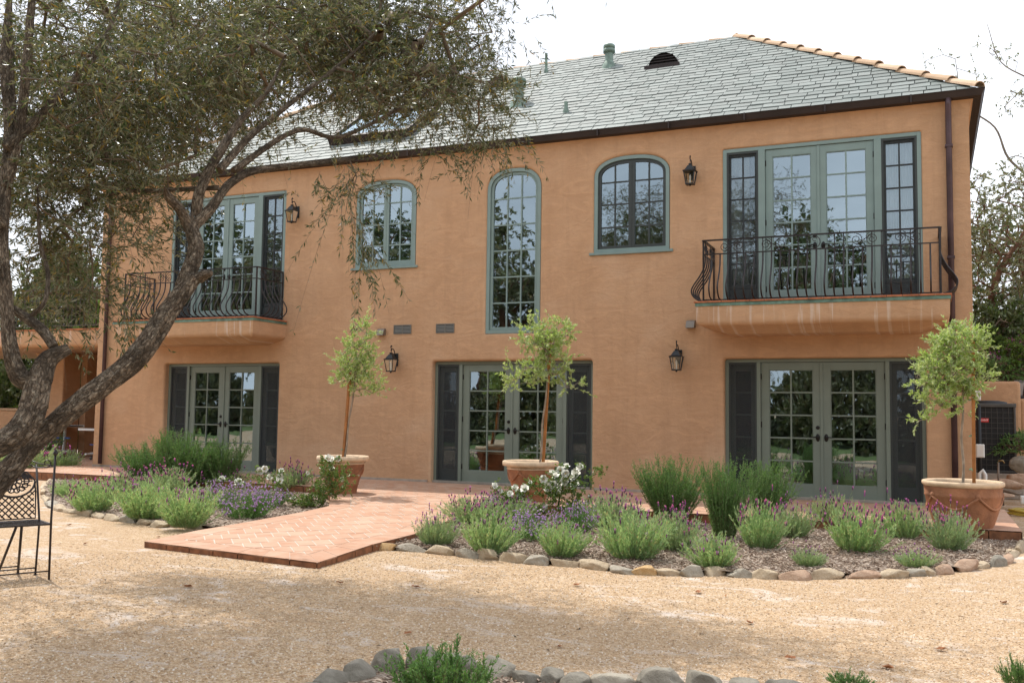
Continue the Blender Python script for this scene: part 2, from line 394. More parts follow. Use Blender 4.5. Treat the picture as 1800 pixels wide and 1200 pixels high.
def blobs(P, r, rng, squash=1.0):
    """small octahedral-ish flower heads as 2 x 4 quads"""
    n = len(P); r = np.broadcast_to(np.asarray(r, float), (n,))[:, None]
    ax = np.array([[1, 0, 0], [0, 1, 0], [-1, 0, 0], [0, -1, 0.]])
    V = []
    for zz, rr in ((-.9, .35), (-.1, 1), (.7, .75), (1.2, .15)):
        for k in range(4): V.append(P+r*(ax[k]*rr+np.array([0, 0, zz*squash]))*rng.uniform(.8, 1.2, (n, 1)))
    V = np.stack(V, 1); F = []
    for j in range(3):
        for k in range(4): F.append([j*4+k, j*4+(k+1) % 4, (j+1)*4+(k+1) % 4, (j+1)*4+k])
    F = (np.array(F)[None]+16*np.arange(n)[:, None, None]).reshape(-1, 4)
    return V.reshape(-1, 3), F
def merge(parts):
    Vs, Fs, Ms, o = [], [], [], 0
    for V, F, m in parts:
        Vs.append(V); Fs.append(F+o); Ms.append(m if isinstance(m, np.ndarray) else np.full(len(F), m)); o += len(V)
    return np.vstack(Vs), np.vstack(Fs), np.concatenate(Ms)

def catmull(pts, rs, k=8):
    pts = [np.array(p, float) for p in pts]; out = []; ro = []
    P = [2*pts[0]-pts[1]]+pts+[2*pts[-1]-pts[-2]]; Rr = [rs[0]]+list(rs)+[rs[-1]]
    for i in range(1, len(P)-2):
        for j in range(k):
            t = j/k; a, b, c, d = P[i-1], P[i], P[i+1], P[i+2]
            out.append(.5*((2*b)+(-a+c)*t+(2*a-5*b+4*c-d)*t*t+(-a+3*b-3*c+d)*t**3)); ro.append(Rr[i]*(1-t)+Rr[i+1]*t)
    out.append(pts[-1]); ro.append(rs[-1]); return out, ro
def limb_mesh(limbs, name, mat, parent, n=28, gn=.13, seed=0, k=10):
    """gnarled limbs with UVs (u around, v along)"""
    bm = bmesh.new(); uvl = bm.loops.layers.uv.new('UVMap')
    for li, (pts, rs) in enumerate(limbs):
        C, Rr = catmull(pts, rs, k); prev = None; rings = []; acc = 0; vv = []
        for i, p in enumerate(C):
            t = C[min(i+1, len(C)-1)]-C[max(i-1, 0)]; t = t/np.linalg.norm(t)
            if i: acc += np.linalg.norm(C[i]-C[i-1])
            if prev is None: a = np.cross(t, [0, 0, 1.] if abs(t[2]) < .9 else [1., 0, 0])
            else: a = prev-t*prev.dot(t)
            a = a/np.linalg.norm(a); prev = a; b = np.cross(t, a); ring = []
            for q in range(n):
                th = 2*pi*q/n
                e = noise.noise(Vector((cos(th)*1.5+seed+li*7, sin(th)*1.5, acc*2.2)))*1.1+noise.noise(Vector((cos(th)*4+seed, sin(th)*4+li, acc*5)))*.6
                e += .22*sin(5*th+acc*3+li)+.55*noise.noise(Vector((cos(th)*5+li, sin(th)*5, acc*7+seed)))+.35*noise.noise(Vector((cos(th)*9+li, sin(th)*9, acc*16)))
                rad = Rr[i]*(1+gn*e)
                ring.append(bm.verts.new(Vector(p+rad*(a*cos(th)+b*sin(th)))))
            rings.append(ring); vv.append(acc)
        for i in range(len(rings)-1):
            for q in range(n):
                f = bm.faces.new((rings[i][q], rings[i][(q+1) % n], rings[i+1][(q+1) % n], rings[i+1][q])); f.smooth = True
                for lp, (uu, vw) in zip(f.loops, ((q/n, vv[i]), ((q+1)/n, vv[i]), ((q+1)/n, vv[i+1]), (q/n, vv[i+1]))): lp[uvl].uv = (uu, vw)
        bm.faces.new(rings[0][::-1]); bm.faces.new(rings[-1])
    me = bpy.data.meshes.new(name); bm.to_mesh(me); bm.free(); me.materials.append(MT[mat])
    return link(name, me, parent)
def grow(nodes, targets, rng, step=.22, wob=.10, tip=.004, p=.42, up=.25):
    """attach each target to the nearest node by a wandering path; returns edge frusta V,F and tip nodes"""
    pos = [np.array(q, float) for q in nodes]; par = [-1]*len(pos); nb = len(pos); fixed = len(pos); tips = []
    tg = np.array(targets); base = np.array(pos)
    order = np.argsort(np.min(np.linalg.norm(tg[:, None]-base[None], axis=2), axis=1))
    arr = np.zeros((len(pos)+len(tg)*24, 3)); arr[:len(pos)] = base; cnt = len(pos)
    for ti in order:
        q = tg[ti]; d = np.linalg.norm(arr[:cnt]-q, axis=1); j = int(np.argmin(d)); a = arr[j].copy(); L = d[j]
        m = max(1, min(22, int(L/step))); last = j
        off = rng.normal(size=3)*wob*L; off[2] += up*L*.35
        for i in range(1, m+1):
            u = i/m; w = sin(pi*u)
            x = a+(q-a)*u+off*w+(rng.normal(size=3)*wob*step*.8 if i < m else 0)
            arr[cnt] = x; par.append(last); last = cnt; cnt += 1
        tips.append(last)
    nch = np.zeros(cnt); 
    for t in tips: nch[t] += 1
    for i in range(cnt-1, fixed-1, -1):
        if par[i] >= 0: nch[par[i]] += nch[i]
    rad = tip*np.maximum(nch, 1)**p
    ch = np.arange(fixed, cnt); pa = np.array(par)[ch]
    A = arr[pa]; B = arr[ch]; rb = rad[ch]; ra = np.where(pa >= fixed, np.minimum(rad[pa], rb*1.35), rb*1.25)
    t = nrm(B-A); A = A-t*rb[:, None]*.3; a1 = nrm(np.cross(t, np.array([.31, .17, 1.]))); b1 = np.cross(t, a1); k = 5
    ra_ = np.stack([A+ra[:, None]*(a1*cos(2*pi*q/k)+b1*sin(2*pi*q/k)) for q in range(k)], 1)
    rb_ = np.stack([B+rb[:, None]*(a1*cos(2*pi*q/k)+b1*sin(2*pi*q/k)) for q in range(k)], 1)
    V = np.concatenate([ra_, rb_], 1).reshape(-1, 3); n = len(ch)
    F = np.array([[q, (q+1) % k, k+(q+1) % k, k+q] for q in range(k)])[None]+(2*k*np.arange(n))[:, None, None]
    return V, F.reshape(-1, 4), arr[np.array(tips)], arr[:cnt]

def clip(subj, cl):
    out = list(subj)
    for i in range(len(cl)):
        a, b = cl[i], cl[(i+1) % len(cl)]; inp = out; out = []
        if not inp: break
        def ins(p): return (b[0]-a[0])*(p[1]-a[1])-(b[1]-a[1])*(p[0]-a[0]) >= 0
        for j in range(len(inp)):
            p, q = inp[j], inp[(j+1) % len(inp)]; ip, iq = ins(p), ins(q)
            if ip != iq:
                d1 = (b[0]-a[0])*(p[1]-a[1])-(b[1]-a[1])*(p[0]-a[0]); d2 = (b[0]-a[0])*(q[1]-a[1])-(b[1]-a[1])*(q[0]-a[0]); t = d1/(d1-d2)
                x = (p[0]+(q[0]-p[0])*t, p[1]+(q[1]-p[1])*t)
            if ip: out.append(p)
            if ip != iq: out.append(x)
    return out
def area(p): return .5*sum(p[i][0]*p[(i+1) % len(p)][1]-p[(i+1) % len(p)][0]*p[i][1] for i in range(len(p)))
def inpoly(x, y, P):
    c = False; n = len(P)
    for i in range(n):
        x1, y1 = P[i]; x2, y2 = P[(i+1) % n]
        if (y1 > y) != (y2 > y) and x < (x2-x1)*(y-y1)/(y2-y1)+x1: c = not c
    return c
GZ = -.20   # level of the gravel

# ================================================================== GROUND
mb = MB(); mb.add([(-300, -300, GZ), (300, -300, GZ), (300, 300, GZ), (-300, 300, GZ)], [(0, 1, 2, 3)])
tag(mb.build('gravel_ground', 'gravel'), kind='structure')
mb = MB(); mb.add([(-80, -90, GZ+.006), (60, -90, GZ+.006), (60, -19, GZ+.006), (-80, -20, GZ+.006)], [(0, 1, 2, 3)])
tag(mb.build('lawn', 'lawn'), kind='structure')

# tiled terrace and path -------------------------------------------------
def tz(y): return -.045 if y > -2.8 else -.045-(.10)*(-2.8-y)/5.3
def Gp(px, py):
    z = -.1
    for _ in range(12): z = tz(G(px, py, z)[1])
    return G(px, py, z)
pth = [Gp(x, y) for x, y in [(850, 893), (800, 909), (736, 936), (655, 956), (558, 988), (254, 951), (350, 931), (428, 918), (528, 900), (578, 889)]]
pth = [(p[0], p[1]) for p in pth]
region = [(-26, 6.0), (-26, -1.9), (-9.25, -1.9), (-8.5, -2.7)]+pth[::-1]+[(pth[0][0], -2.85), (.95, -2.85), (.95, .0), (-16.3, 0.0), (-16.3, 6.0)]
if area(region) < 0: region = region[::-1]
terrace = empty('brick_terrace', (0, 0, 0)); tag(terrace, kind='structure')
tr_ = tessellate_polygon([[Vector((x, y, 0)) for x, y in region]])
mb = MB(); n = len(region)
mb.add([(x, y, tz(y)-.0025) for x, y in region], [tuple(t) for t in tr_])
mb2 = MB()
for i in range(n):
    a, b = region[i], region[(i+1) % n]; k = max(1, int(hypot(b[0]-a[0], b[1]-a[1])/.33))
    for j in range(k):
        p = (a[0]+(b[0]-a[0])*j/k, a[1]+(b[1]-a[1])*j/k); q = (a[0]+(b[0]-a[0])*(j+.97)/k, a[1]+(b[1]-a[1])*(j+.97)/k)
        mb2.add([(p[0], p[1], GZ-.05), (q[0], q[1], GZ-.05), (q[0], q[1], tz(q[1])-.001), (p[0], p[1], tz(p[1])-.001)], [(0, 1, 2, 3)])
mb.build('grout_bed', 'grout', terrace); mb2.build('tile_edge', 'paver_edge', terrace)
rng = random.Random(5)
def inset(P, d):
    n = len(P); out = []
    for i in range(n):
        a, b, c = P[i-1], P[i], P[(i+1) % n]
        e1 = Vector((b[0]-a[0], b[1]-a[1])).normalized(); e2 = Vector((c[0]-b[0], c[1]-b[1])).normalized()
        n1 = Vector((-e1.y, e1.x)); n2 = Vector((-e2.y, e2.x)); m = (n1+n2); m = m/max(.35, m.length_squared/2)
        out.append((b[0]+m.x*d, b[1]+m.y*d))
    return out
inner = inset(region, .30)
mb = MB()
def put_tile(poly, dz=0):
    if len(poly) < 3: return
    c = (sum(p[0] for p in poly)/len(poly), sum(p[1] for p in poly)/len(poly)); dz += rng.uniform(-.001, .001)
    t = [(p[0], p[1], tz(p[1])+dz) for p in poly]; bt = [(p[0], p[1], tz(p[1])-.012) for p in poly]; n = len(poly)
    mb.add(t+bt, [tuple(range(n))]+[(i, i+n, (i+1) % n+n, (i+1) % n) for i in range(n)])
A = radians(43); ca, sa = cos(A), sin(A); tw, th, jt = .175, .35, .014
for iv in range(-80, 80):
    for iu in range(-150, 150):
        u0 = iu*tw+(tw/2 if iv % 2 else 0); v0 = iv*th
        cx_ = (u0+tw/2)*ca-(v0+th/2)*sa-8; cy_ = (u0+tw/2)*sa+(v0+th/2)*ca-4
        if cy_ > 3.2 or cy_ < -8.9 or cx_ < -22 or cx_ > 1.3: continue
        if cx_ > -16.1 and cy_ > .2: continue
        q = []
        for (u, v) in ((u0+jt/2, v0+jt/2), (u0+tw-jt/2, v0+jt/2), (u0+tw-jt/2, v0+th-jt/2), (u0+jt/2, v0+th-jt/2)): q.append((u*ca-v*sa-8, u*sa+v*ca-4))
        pl = clip(inner, q)
        if len(pl) > 2 and abs(area(pl)) > .0015: put_tile(pl)
for i in range(n):
    a, b, ai, bi = region[i], region[(i+1) % n], inner[i], inner[(i+1) % n]; L = hypot(b[0]-a[0], b[1]-a[1]); k = max(1, round(L/.34))
    for j in range(k):
        u0, u1 = (j+.012)/k, (j+.988)/k
        lerp = lambda P, Q, u: (P[0]+(Q[0]-P[0])*u, P[1]+(Q[1]-P[1])*u)
        p0, p1, q1, q0 = lerp(a, b, u0), lerp(a, b, u1), lerp(ai, bi, u1), lerp(ai, bi, u0)
        q0 = lerp(q0, p0, .03); q1 = lerp(q1, p1, .03); put_tile([p0, p1, q1, q0])
mb.build('paving_tiles', 'paver', terrace)

# planting beds -----------------------------------------------------------
SR = [(675, 970), (720, 972), (775, 977), (822, 983), (860, 986), (902, 991), (946, 995), (990, 998), (1045, 1003), (1097, 1011), (1131, 1013), (1174, 1014), (1215, 1016), (1254, 1014), (1301, 1017), (1346, 1020), (1400, 1022), (1455, 1020), (1516, 1019), (1570, 1018), (1612, 1015), (1630, 1014), (1660, 1011), (1697, 1006), (1725, 1001), (1752, 997), (1771, 992), (1778, 981), (1792, 970), (1797, 958), (1775, 951), (1768, 944), (1755, 938)]
SRp = [G(x, y-4, GZ)[:2] for x, y in SR]
SL = [(340, 932), (308, 930), (278, 930), (252, 925), (226, 921), (196, 918), (172, 913), (150, 909), (125, 905), (104, 900), (88, 892), (80, 880), (77, 868), (80, 858), (92, 848), (110, 842), (130, 838)]
SLp = [G(x, y-4, GZ)[:2] for x, y in SL]
SF = [(540, 1200), (583, 1178), (632, 1166), (680, 1150), (742, 1148), (790, 1150), (822, 1150), (868, 1160), (925, 1172), (968, 1172), (1008, 1182), (1082, 1186), (1158, 1192), (1240, 1192), (1310, 1197), (1375, 1203)]
SFp = [G(x, y+34, GZ)[:2] for x, y in SF]
def bed(name, poly, h=.05, sp=.07, seed=0):
    xs = [p[0] for p in poly]; ys = [p[1] for p in poly]; mb = MB(); idx = {}
    nx = int((max(xs)-min(xs))/sp)+1; ny = int((max(ys)-min(ys))/sp)+1
    def vid(i, j):
        if (i, j) not in idx:
            x, y = min(xs)+i*sp, min(ys)+j*sp; idx[(i, j)] = len(mb.v)
            mb.v.append((x, y, GZ+h+.02*noise.noise(Vector((x*2, y*2, seed)))+.012*noise.noise(Vector((x*9, y*9, seed)))))
        return idx[(i, j)]
    for i in range(nx):
        for j in range(ny):
            if inpoly(min(xs)+(i+.5)*sp, min(ys)+(j+.5)*sp, poly):
                mb.f.append([vid(i, j), vid(i+1, j), vid(i+1, j+1), vid(i, j+1)]); mb.m.append(0); mb.sm.append(True)
    o = tag(mb.build(name, 'mulch'), kind='structure'); return poly
edgeR = [(pth[0][0]+.03, -2.9), (.9, -2.9), (.95, -2.2)]
bedR = [tuple(p) for p in SRp]+[(.93, -2.4), (.93, -2.86), (pth[0][0], -2.86)]+pth[:4]
bedL = [tuple(p) for p in SLp]+[(-14.9, -1.92), (-9.3, -1.92), (-8.55, -2.72)]+pth[::-1][:3]
bedF = [tuple(p) for p in SFp]+[(-.5, -11.5), (-1.5, -13), (-3.6, -12.6)]
bed('mulch_bed', bedR, .04, seed=1); bed('mulch_bed', bedL, .04, seed=2); bed('mulch_bed', bedF, .03, seed=3)
def chips(poly, n, zh, seed, name, size=(.02, .06)):
    r = np.random.default_rng(seed); xs = [p[0] for p in poly]; ys = [p[1] for p in poly]; P = []
    while len(P) < n:
        x, y = r.uniform(min(xs), max(xs)), r.uniform(min(ys), max(ys))
        if inpoly(x, y, poly): P.append((x, y, GZ+zh+.02*noise.noise(Vector((x*2, y*2, 1)))+r.uniform(-.004, .014)))
    P = np.array(P); D = r.normal(size=P.shape); D[:, 2] *= .25; D = nrm(D); 
    L = r.uniform(*size, n)[:, None]; w = r.uniform(.004, .012, (n, 1)); s = nrm(np.cross(D, [0, 0, 1.]+r.normal(size=P.shape)*.3)); u = np.cross(s, D)*.003
    c = []
    for a in (-1, 1):
        for b in (-1, 1):
            for e in (-1, 1): c.append(P+D*L*.5*a+s*w*.5*b+u*e)
    V = np.stack(c, 1).reshape(-1, 3); F = np.array([[0, 1, 3, 2], [4, 6, 7, 5], [0, 4, 5, 1], [2, 3, 7, 6], [1, 5, 7, 3], [0, 2, 6, 4]])[None]+8*np.arange(n)[:, None, None]
    o = link(name, fast_mesh(name, V, F.reshape(-1, 4), ['mulch_chip'])); tag(o, 'loose brown wood chips covering the soil of the planting bed', 'wood chips', kind='stuff')
    return o
chips(bedR, 16000, .045, 1, 'wood_chips')['label'] = 'loose grey brown wood chips covering the large right planting bed'
chips(bedL, 7000, .045, 2, 'wood_chips')['label'] = 'loose grey brown wood chips covering the left planting bed'
chips(bedF, 5000, .035, 3, 'wood_chips', (.012, .036))['label'] = 'dark wood chips in the bed at the bottom edge of the photo'
def pebbles():
    r = np.random.default_rng(9); n = 42000
    # denser towards the viewpoint, on the open gravel
    P = []
    while len(P) < n:
        d = 4.6+5.2*r.random(20000)**1.5; a = r.uniform(-.98, .16, 20000); x = np.sin(a)*d*1.12; y = CAM[1]+np.cos(a)*d*1.0
        for xx, yy in zip(x, y):
            if inpoly(xx, yy, region) or inpoly(xx, yy, bedR) or inpoly(xx, yy, bedF) or inpoly(xx, yy, bedL): continue
            P.append((xx, yy, GZ))
            if len(P) >= n: break
    P = np.array(P); s = r.uniform(.003, .0065, (n, 1)); c = []
    for a, b, e in [(-1, -1, 0), (1, -1, 0), (1, 1, 0), (-1, 1, 0), (-.55, -.6, 1), (.6, -.5, 1), (.5, .55, 1), (-.6, .5, 1)]:
        c.append(P+s*(np.array([a, b, 0])*r.uniform(.7, 1.3, (n, 3))+np.array([0, 0, e*1.1])*r.uniform(.6, 1.1, (n, 1))))
    V = np.stack(c, 1).reshape(-1, 3); F = np.array([[4, 5, 6, 7], [0, 1, 5, 4], [1, 2, 6, 5], [2, 3, 7, 6], [3, 0, 4, 7]])[None]+8*np.arange(n)[:, None, None]
    o = link('gravel_pebbles', fast_mesh('gravel_pebbles', V, F.reshape(-1, 4), ['pebble']))
    tag(o, 'loose tan pebbles scattered over the gravel yard', 'gravel', kind='stuff')
pebbles()

def litter():
    r = np.random.default_rng(19); P = []
    while len(P) < 420:
        x, y = r.uniform(-9.5, 1.5), r.uniform(-12, -5.5)
        if any(inpoly(x, y, q) for q in (region, bedR, bedL, bedF)): continue
        P.append((x, y, GZ+.009))
    P = np.array(P); D = r.normal(size=P.shape); D[:, 2] *= .15
    V, F = leaves(P, nrm(D), r.uniform(.02, .06, len(P)), r.uniform(.006, .016, len(P)), r, .8)
    o = link('leaf_litter', fast_mesh('leaf_litter', V, F, ['litter'])); tag(o, 'scattered olive leaves and leaf crumbs lying all over the gravel', 'leaf litter', kind='stuff')
litter()

# edging stones -------------------------------------------------------------
def stone_mesh(w, d, h, seed, mat, boxy=.5):
    bm = bmesh.new(); bmesh.ops.create_icosphere(bm, subdivisions=4, radius=1); rr_ = random.Random(seed)
    cuts = [(Vector((rr_.gauss(0, 1), rr_.gauss(0, 1), rr_.gauss(0, 1)*.8+.15)).normalized(), rr_.uniform(.62, .95)) for _ in range(9+int(6*boxy))]
    for v in bm.verts:
        p = v.co.copy(); q = Vector([math.copysign(abs(c)**(1-.45*boxy), c) for c in p])
        e = noise.noise(p*1.2+Vector((seed*3.1, 0, 0)))*.28+noise.noise(p*2.8+Vector((0, seed*5.3, 0)))*.12+noise.noise(p*7+Vector((0, 0, seed)))*.035
        q *= (1+e*.8)
        for cn, cd in cuts:
            ov = q.dot(cn)-cd
            if ov > 0: q -= cn*ov*.88
        v.co = Vector((q.x*w/2, q.y*d/2, q.z*h/2))
    for f in bm.faces: f.smooth = True
    me = bpy.data.meshes.new('edging_stone'); bm.to_mesh(me); bm.free(); me.materials.append(MT[mat]); return me
ORD = ['first', 'second', 'third', 'fourth', 'fifth', 'sixth', 'seventh', 'eighth', 'ninth', 'tenth', 'eleventh', 'twelfth', 'thirteenth', 'fourteenth', 'fifteenth', 'sixteenth', 'seventeenth', 'eighteenth', 'nineteenth', 'twentieth',
       'twenty-first', 'twenty-second', 'twenty-third', 'twenty-fourth', 'twenty-fifth', 'twenty-sixth', 'twenty-seventh', 'twenty-eighth', 'twenty-ninth', 'thirtieth', 'thirty-first', 'thirty-second', 'thirty-third', 'thirty-fourth']
MN = {'stone_tan': 'tan', 'stone_grey': 'grey', 'stone_ochre': 'ochre', 'stone_blue': 'dark grey', 'stone_rust': 'brown'}
def stones(P, mats, where, group, h, dep, hs=None, seed0=0, over=1.03):
    P = [Vector((p[0], p[1], 0)) for p in P]; r = random.Random(seed0+3)
    for i, p in enumerate(P):
        a = P[i-1] if i else p-(P[i+1]-p); b = P[i+1] if i < len(P)-1 else p+(p-a)
        L = ((p-a).length+(b-p).length)/2*over; hh = (hs[i] if hs else h)*r.uniform(.72, 1.2); m = mats[i % len(mats)] if isinstance(mats, list) else mats
        o = link('edging_stone', stone_mesh(L*1.02, dep*r.uniform(.85, 1.15), hh*1.5, seed0+i+1, m, r.uniform(.35, .9)))
        o.location = (p.x, p.y, GZ+hh*.22); o.rotation_euler = (r.uniform(-.08, .08), r.uniform(-.06, .06), atan2(b.y-a.y, b.x-a.x))
        tag(o, '%s %s edging stone, %s %s' % (MN[m], 'long' if L > .27 else 'small' if L < .17 else 'rounded', ORD[i], where), 'stone', group)
mr = ['stone_ochre', 'stone_grey', 'stone_tan', 'stone_grey', 'stone_tan', 'stone_tan', 'stone_grey', 'stone_tan', 'stone_tan', 'stone_grey', 'stone_ochre', 'stone_tan', 'stone_grey', 'stone_tan', 'stone_grey', 'stone_tan', 'stone_rust', 'stone_tan', 'stone_rust', 'stone_tan', 'stone_grey', 'stone_tan', 'stone_rust', 'stone_rust', 'stone_tan', 'stone_blue', 'stone_rust', 'stone_tan', 'stone_tan', 'stone_tan', 'stone_grey', 'stone_blue', 'stone_tan']
stones(SRp, mr, 'along the right bed counting from the brick path', 'stones edging the right planting bed', .09, .14, None, 10, 1.12)
stones(SLp, ['stone_tan', 'stone_tan', 'stone_tan', 'stone_tan', 'stone_grey', 'stone_tan'], 'along the left bed counting from the brick path', 'stones edging the left planting bed', .075, .14, None, 60, 1.1)
stones(SFp, ['stone_blue', 'stone_blue', 'stone_blue', 'stone_blue', 'stone_blue', 'stone_grey', 'stone_blue', 'stone_grey', 'stone_blue', 'stone_blue', 'stone_blue', 'stone_grey', 'stone_blue', 'stone_blue', 'stone_blue', 'stone_blue'], 'from the left in the row at the photo bottom', 'stones edging the near bed at the bottom', .135, .15, None, 110, 1.15)

# fallen leaves
FL = [(716, 1112, 'beside the near grey stones'), (598, 1023, 'on the gravel below the path corner'), (730, 1030, 'right of centre gravel, below the path'), (1015, 1027, 'just below the right bed stones'), (1228, 1040, 'below the middle of the right bed'), (1318, 1093, 'on the sunny gravel, right half'), (1388, 1155, 'curled, near the bottom edge at right'), (1560, 1172, 'pale, bottom right of the gravel'), (1655, 1140, 'dark, low on the right gravel'), (1764, 1058, 'small, far right of the gravel'), (278, 943, 'left of the path front corner'), (122, 922, 'below the left bed stones'), (330, 1030, 'on the shaded gravel at left'), (150, 955, 'on sunlit gravel left of the path'), (985, 1135, 'below the right bed, in dappled shade')]
lm = bmesh.new(); vs = [lm.verts.new(v) for v in [(0, -.045, 0), (.02, -.02, .008), (.028, .012, .016), (.012, .04, .004), (0, .055, .012), (-.014, .036, .014), (-.03, .008, .004), (-.018, -.024, .014), (0, 0, -.004)]]
for i in range(8): lm.faces.new((vs[i], vs[(i+1) % 8], vs[8]))
lme = bpy.data.meshes.new('fallen_leaf'); lm.to_mesh(lme); lm.free(); lme.materials.append(MT['dead_leaf'])
for i, (x, y, w) in enumerate(FL):
    o = link('fallen_leaf', lme); p = G(x, y, GZ+.012); o.location = p; o.rotation_euler = (rng.uniform(-.3, .3), rng.uniform(-.3, .3), rng.uniform(0, 6)); s = rng.uniform(.6, 1.0); o.scale = (s, s, s)
    tag(o, 'dry brown fallen leaf '+w, 'leaf', 'fallen leaves on the gravel')

# ================================================================== HOUSE
house = empty('villa', (-8, 0, 0)); house.location = (0, 0, 0)
tag(house, 'two storey terracotta stucco villa with green french doors and slate hip roof', 'house')
X0, X1, YB = -16.35, .60, 8.2
def opening(x0, x1, z0, zs, rise=0, rc=.05, n=22):
    """outline seen from the garden, counter-clockwise, starting bottom left"""
    P = [(x0, z0), (x1, z0)]
    if rise:
        hw, xc = (x1-x0)/2, (x0+x1)/2
        for i in range(n+1):
            a = pi*i/n; P.append((xc+hw*abs(cos(a))**.8*(1 if cos(a) > 0 else -1), zs+rise*sin(a)**.9 if sin(a) > 0 else zs))
    else:
        for i in range(6): a = pi/2*i/5; P.append((x1-rc+rc*cos(a), zs-rc+rc*sin(a)))
        for i in range(6): a = pi/2+pi/2*i/5; P.append((x0+rc+rc*cos(a), zs-rc+rc*sin(a)))
    return P
def offs(P, d):
    n = len(P); out = []
    for i in range(n):
        a, b, c = P[i-1], P[i], P[(i+1) % n]
        e1 = Vector((b[0]-a[0], b[1]-a[1])); e2 = Vector((c[0]-b[0], c[1]-b[1])); e1.normalize(); e2.normalize()
        m = Vector((e1.y, -e1.x))+Vector((e2.y, -e2.x)); m = m/max(.5, m.length_squared/2); out.append((b[0]+m.x*d, b[1]+m.y*d))
    return out
OP = dict(GL=opening(-14.47, -11.61, -.12, 2.12), GM=opening(-8.23, -5.19, -.12, 2.12), GR=opening(-2.99, -.045, -.12, 2.12),
          TL=opening(-7.19, -6.16, 2.60, 5.15, .38), AR=opening(-5.18, -3.88, 3.93, 5.23, .33), AL=opening(-9.93, -8.64, 3.89, 5.22, .31),
          UL=opening(-14.42, -11.56, 2.93, 5.52, 0, .03), UR=opening(-3.0, -.05, 2.93, 5.50, 0, .03))
DEP = dict(GL=.17, GM=.17, GR=.17, TL=.10, AR=.09, AL=.09, UL=.07, UR=.07)
RAD = dict(GL=.045, GM=.045, GR=.045, TL=.055, AR=.055, AL=.055, UL=.03, UR=.03)
mb = MB(); ZT = 5.62; outer = [(X0, GZ-.1), (X1, GZ-.1), (X1, ZT), (X0, ZT)]
loops = [outer]+[offs(OP[k], RAD[k]) for k in OP]
tris = tessellate_polygon([[Vector((x, z, 0)) for x, z in l] for l in loops]); flat = [p for l in loops for p in l]
mb.add([(x, 0, z) for x, z in flat], [t for t in tris])
for k, P in OP.items():
    n = len(P); r = RAD[k]; prof = [(r*(1-sin(a)), r*(1-cos(a))) for a in [pi/2*i/5 for i in range(6)]]+[(0, DEP[k]+.06)]
    vs = [];
    for (o_, y) in prof: vs += [(x, y, z) for x, z in offs(P, o_)]
    mb.add(vs, [(i*n+j, i*n+(j+1) % n, (i+1)*n+(j+1) % n, (i+1)*n+j) for i in range(len(prof)-1) for j in range(n)], 0, True)
def ringsweep(mb, prof, mi=0, smooth=True, x0=X0, x1=X1, yb=YB, split=False):
    for sgn in ([0] if not split else [0]):
        vs = []
        for (o_, z) in prof: vs += [(x0-o_, -o_, z), (x1+o_, -o_, z), (x1+o_, yb+o_, z), (x0-o_, yb+o_, z)]
        for j in range(4):
            sub = []; m = len(prof)
            for i in range(m): sub += [vs[i*4+j], vs[i*4+(j+1) % 4]]
            mb.add(sub, [(2*i, 2*i+1, 2*i+3, 2*i+2) for i in range(m-1)], mi, smooth)
# cove under the eaves; side and back walls
cove = [(0, ZT)]+[(.06*(1-cos(a)), ZT+.27*sin(a)) for a in [pi/2*i/6 for i in range(1, 7)]]
ringsweep(mb, cove)
mb.add([(X1, 0, GZ-.1), (X1, YB, GZ-.1), (X1, YB, ZT), (X1, 0, ZT)], [(0, 1, 2, 3)])
mb.add([(X0, 0, GZ-.1), (X0, YB, GZ-.1), (X0, YB, ZT), (X0, 0, ZT)], [(3, 2, 1, 0)])
mb.add([(X0, YB, GZ-.1), (X1, YB, GZ-.1), (X1, YB, ZT), (X0, YB, ZT)], [(3, 2, 1, 0)])
mb.build('wall', 'stucco', house)
# concrete footing line at the wall foot
mb = MB()
xs_ = [X0, -14.52, -11.56, -8.28, -5.14, -3.04, .0, X1]
for a, b in ((0, 1), (2, 3), (4, 5), (6, 7)): mb = MB(); mb.box(xs_[a], xs_[b], -.018, 0, -.1, -.005); mb.build('footing', 'slab', house)
# interior volume
mb = MB(); xi0, xi1 = X0+.15, X1-.15
mb.box(xi0, xi1, 5.0, 5.1, -.02, 5.6); mb.box(xi0, xi1, .26, 5.0, 2.50, 2.58); mb.box(xi0, xi1, .26, 5.0, 5.55, 5.6)
for x in (-15.2, -10.4, -3.4, .2): mb.box(x, x+.1, .3, 5.0, 0, 2.5)
for x in (-11.0, -8.1, -5.6, -3.5): mb.box(x, x+.1, .3, 5.0, 2.6, 5.55)
mb.box(xi0-.05, xi0, .26, 5.1, -.02, 5.6); mb.box(xi1, xi1+.05, .26, 5.1, -.02, 5.6)
mb.build('interior_wall', 'interior', house)
mb = MB(); mb.box(xi0, xi1, .22, 5.0, -.06, -.02); mb.build('interior_floor', 'interior_floor', house)
# a few dim pieces of furniture seen through the glass
# gutter
mb = MB(); ringsweep(mb, [(.06, 5.889), (.08, 5.895), (.09, 5.892), (.17, 5.90), (.19, 5.95), (.205, 5.99), (.215, 5.99), (.215, 6.00), (.20, 6.00), (.165, 5.94), (.09, 5.94), (.05, 5.94)], 0, False)
for x in np.arange(X0+.3, X1, 1.22): mb.box(x, x+.025, -.221, -.16, 5.885, 6.003)
mb.build('gutter', 'gutter_metal', house)

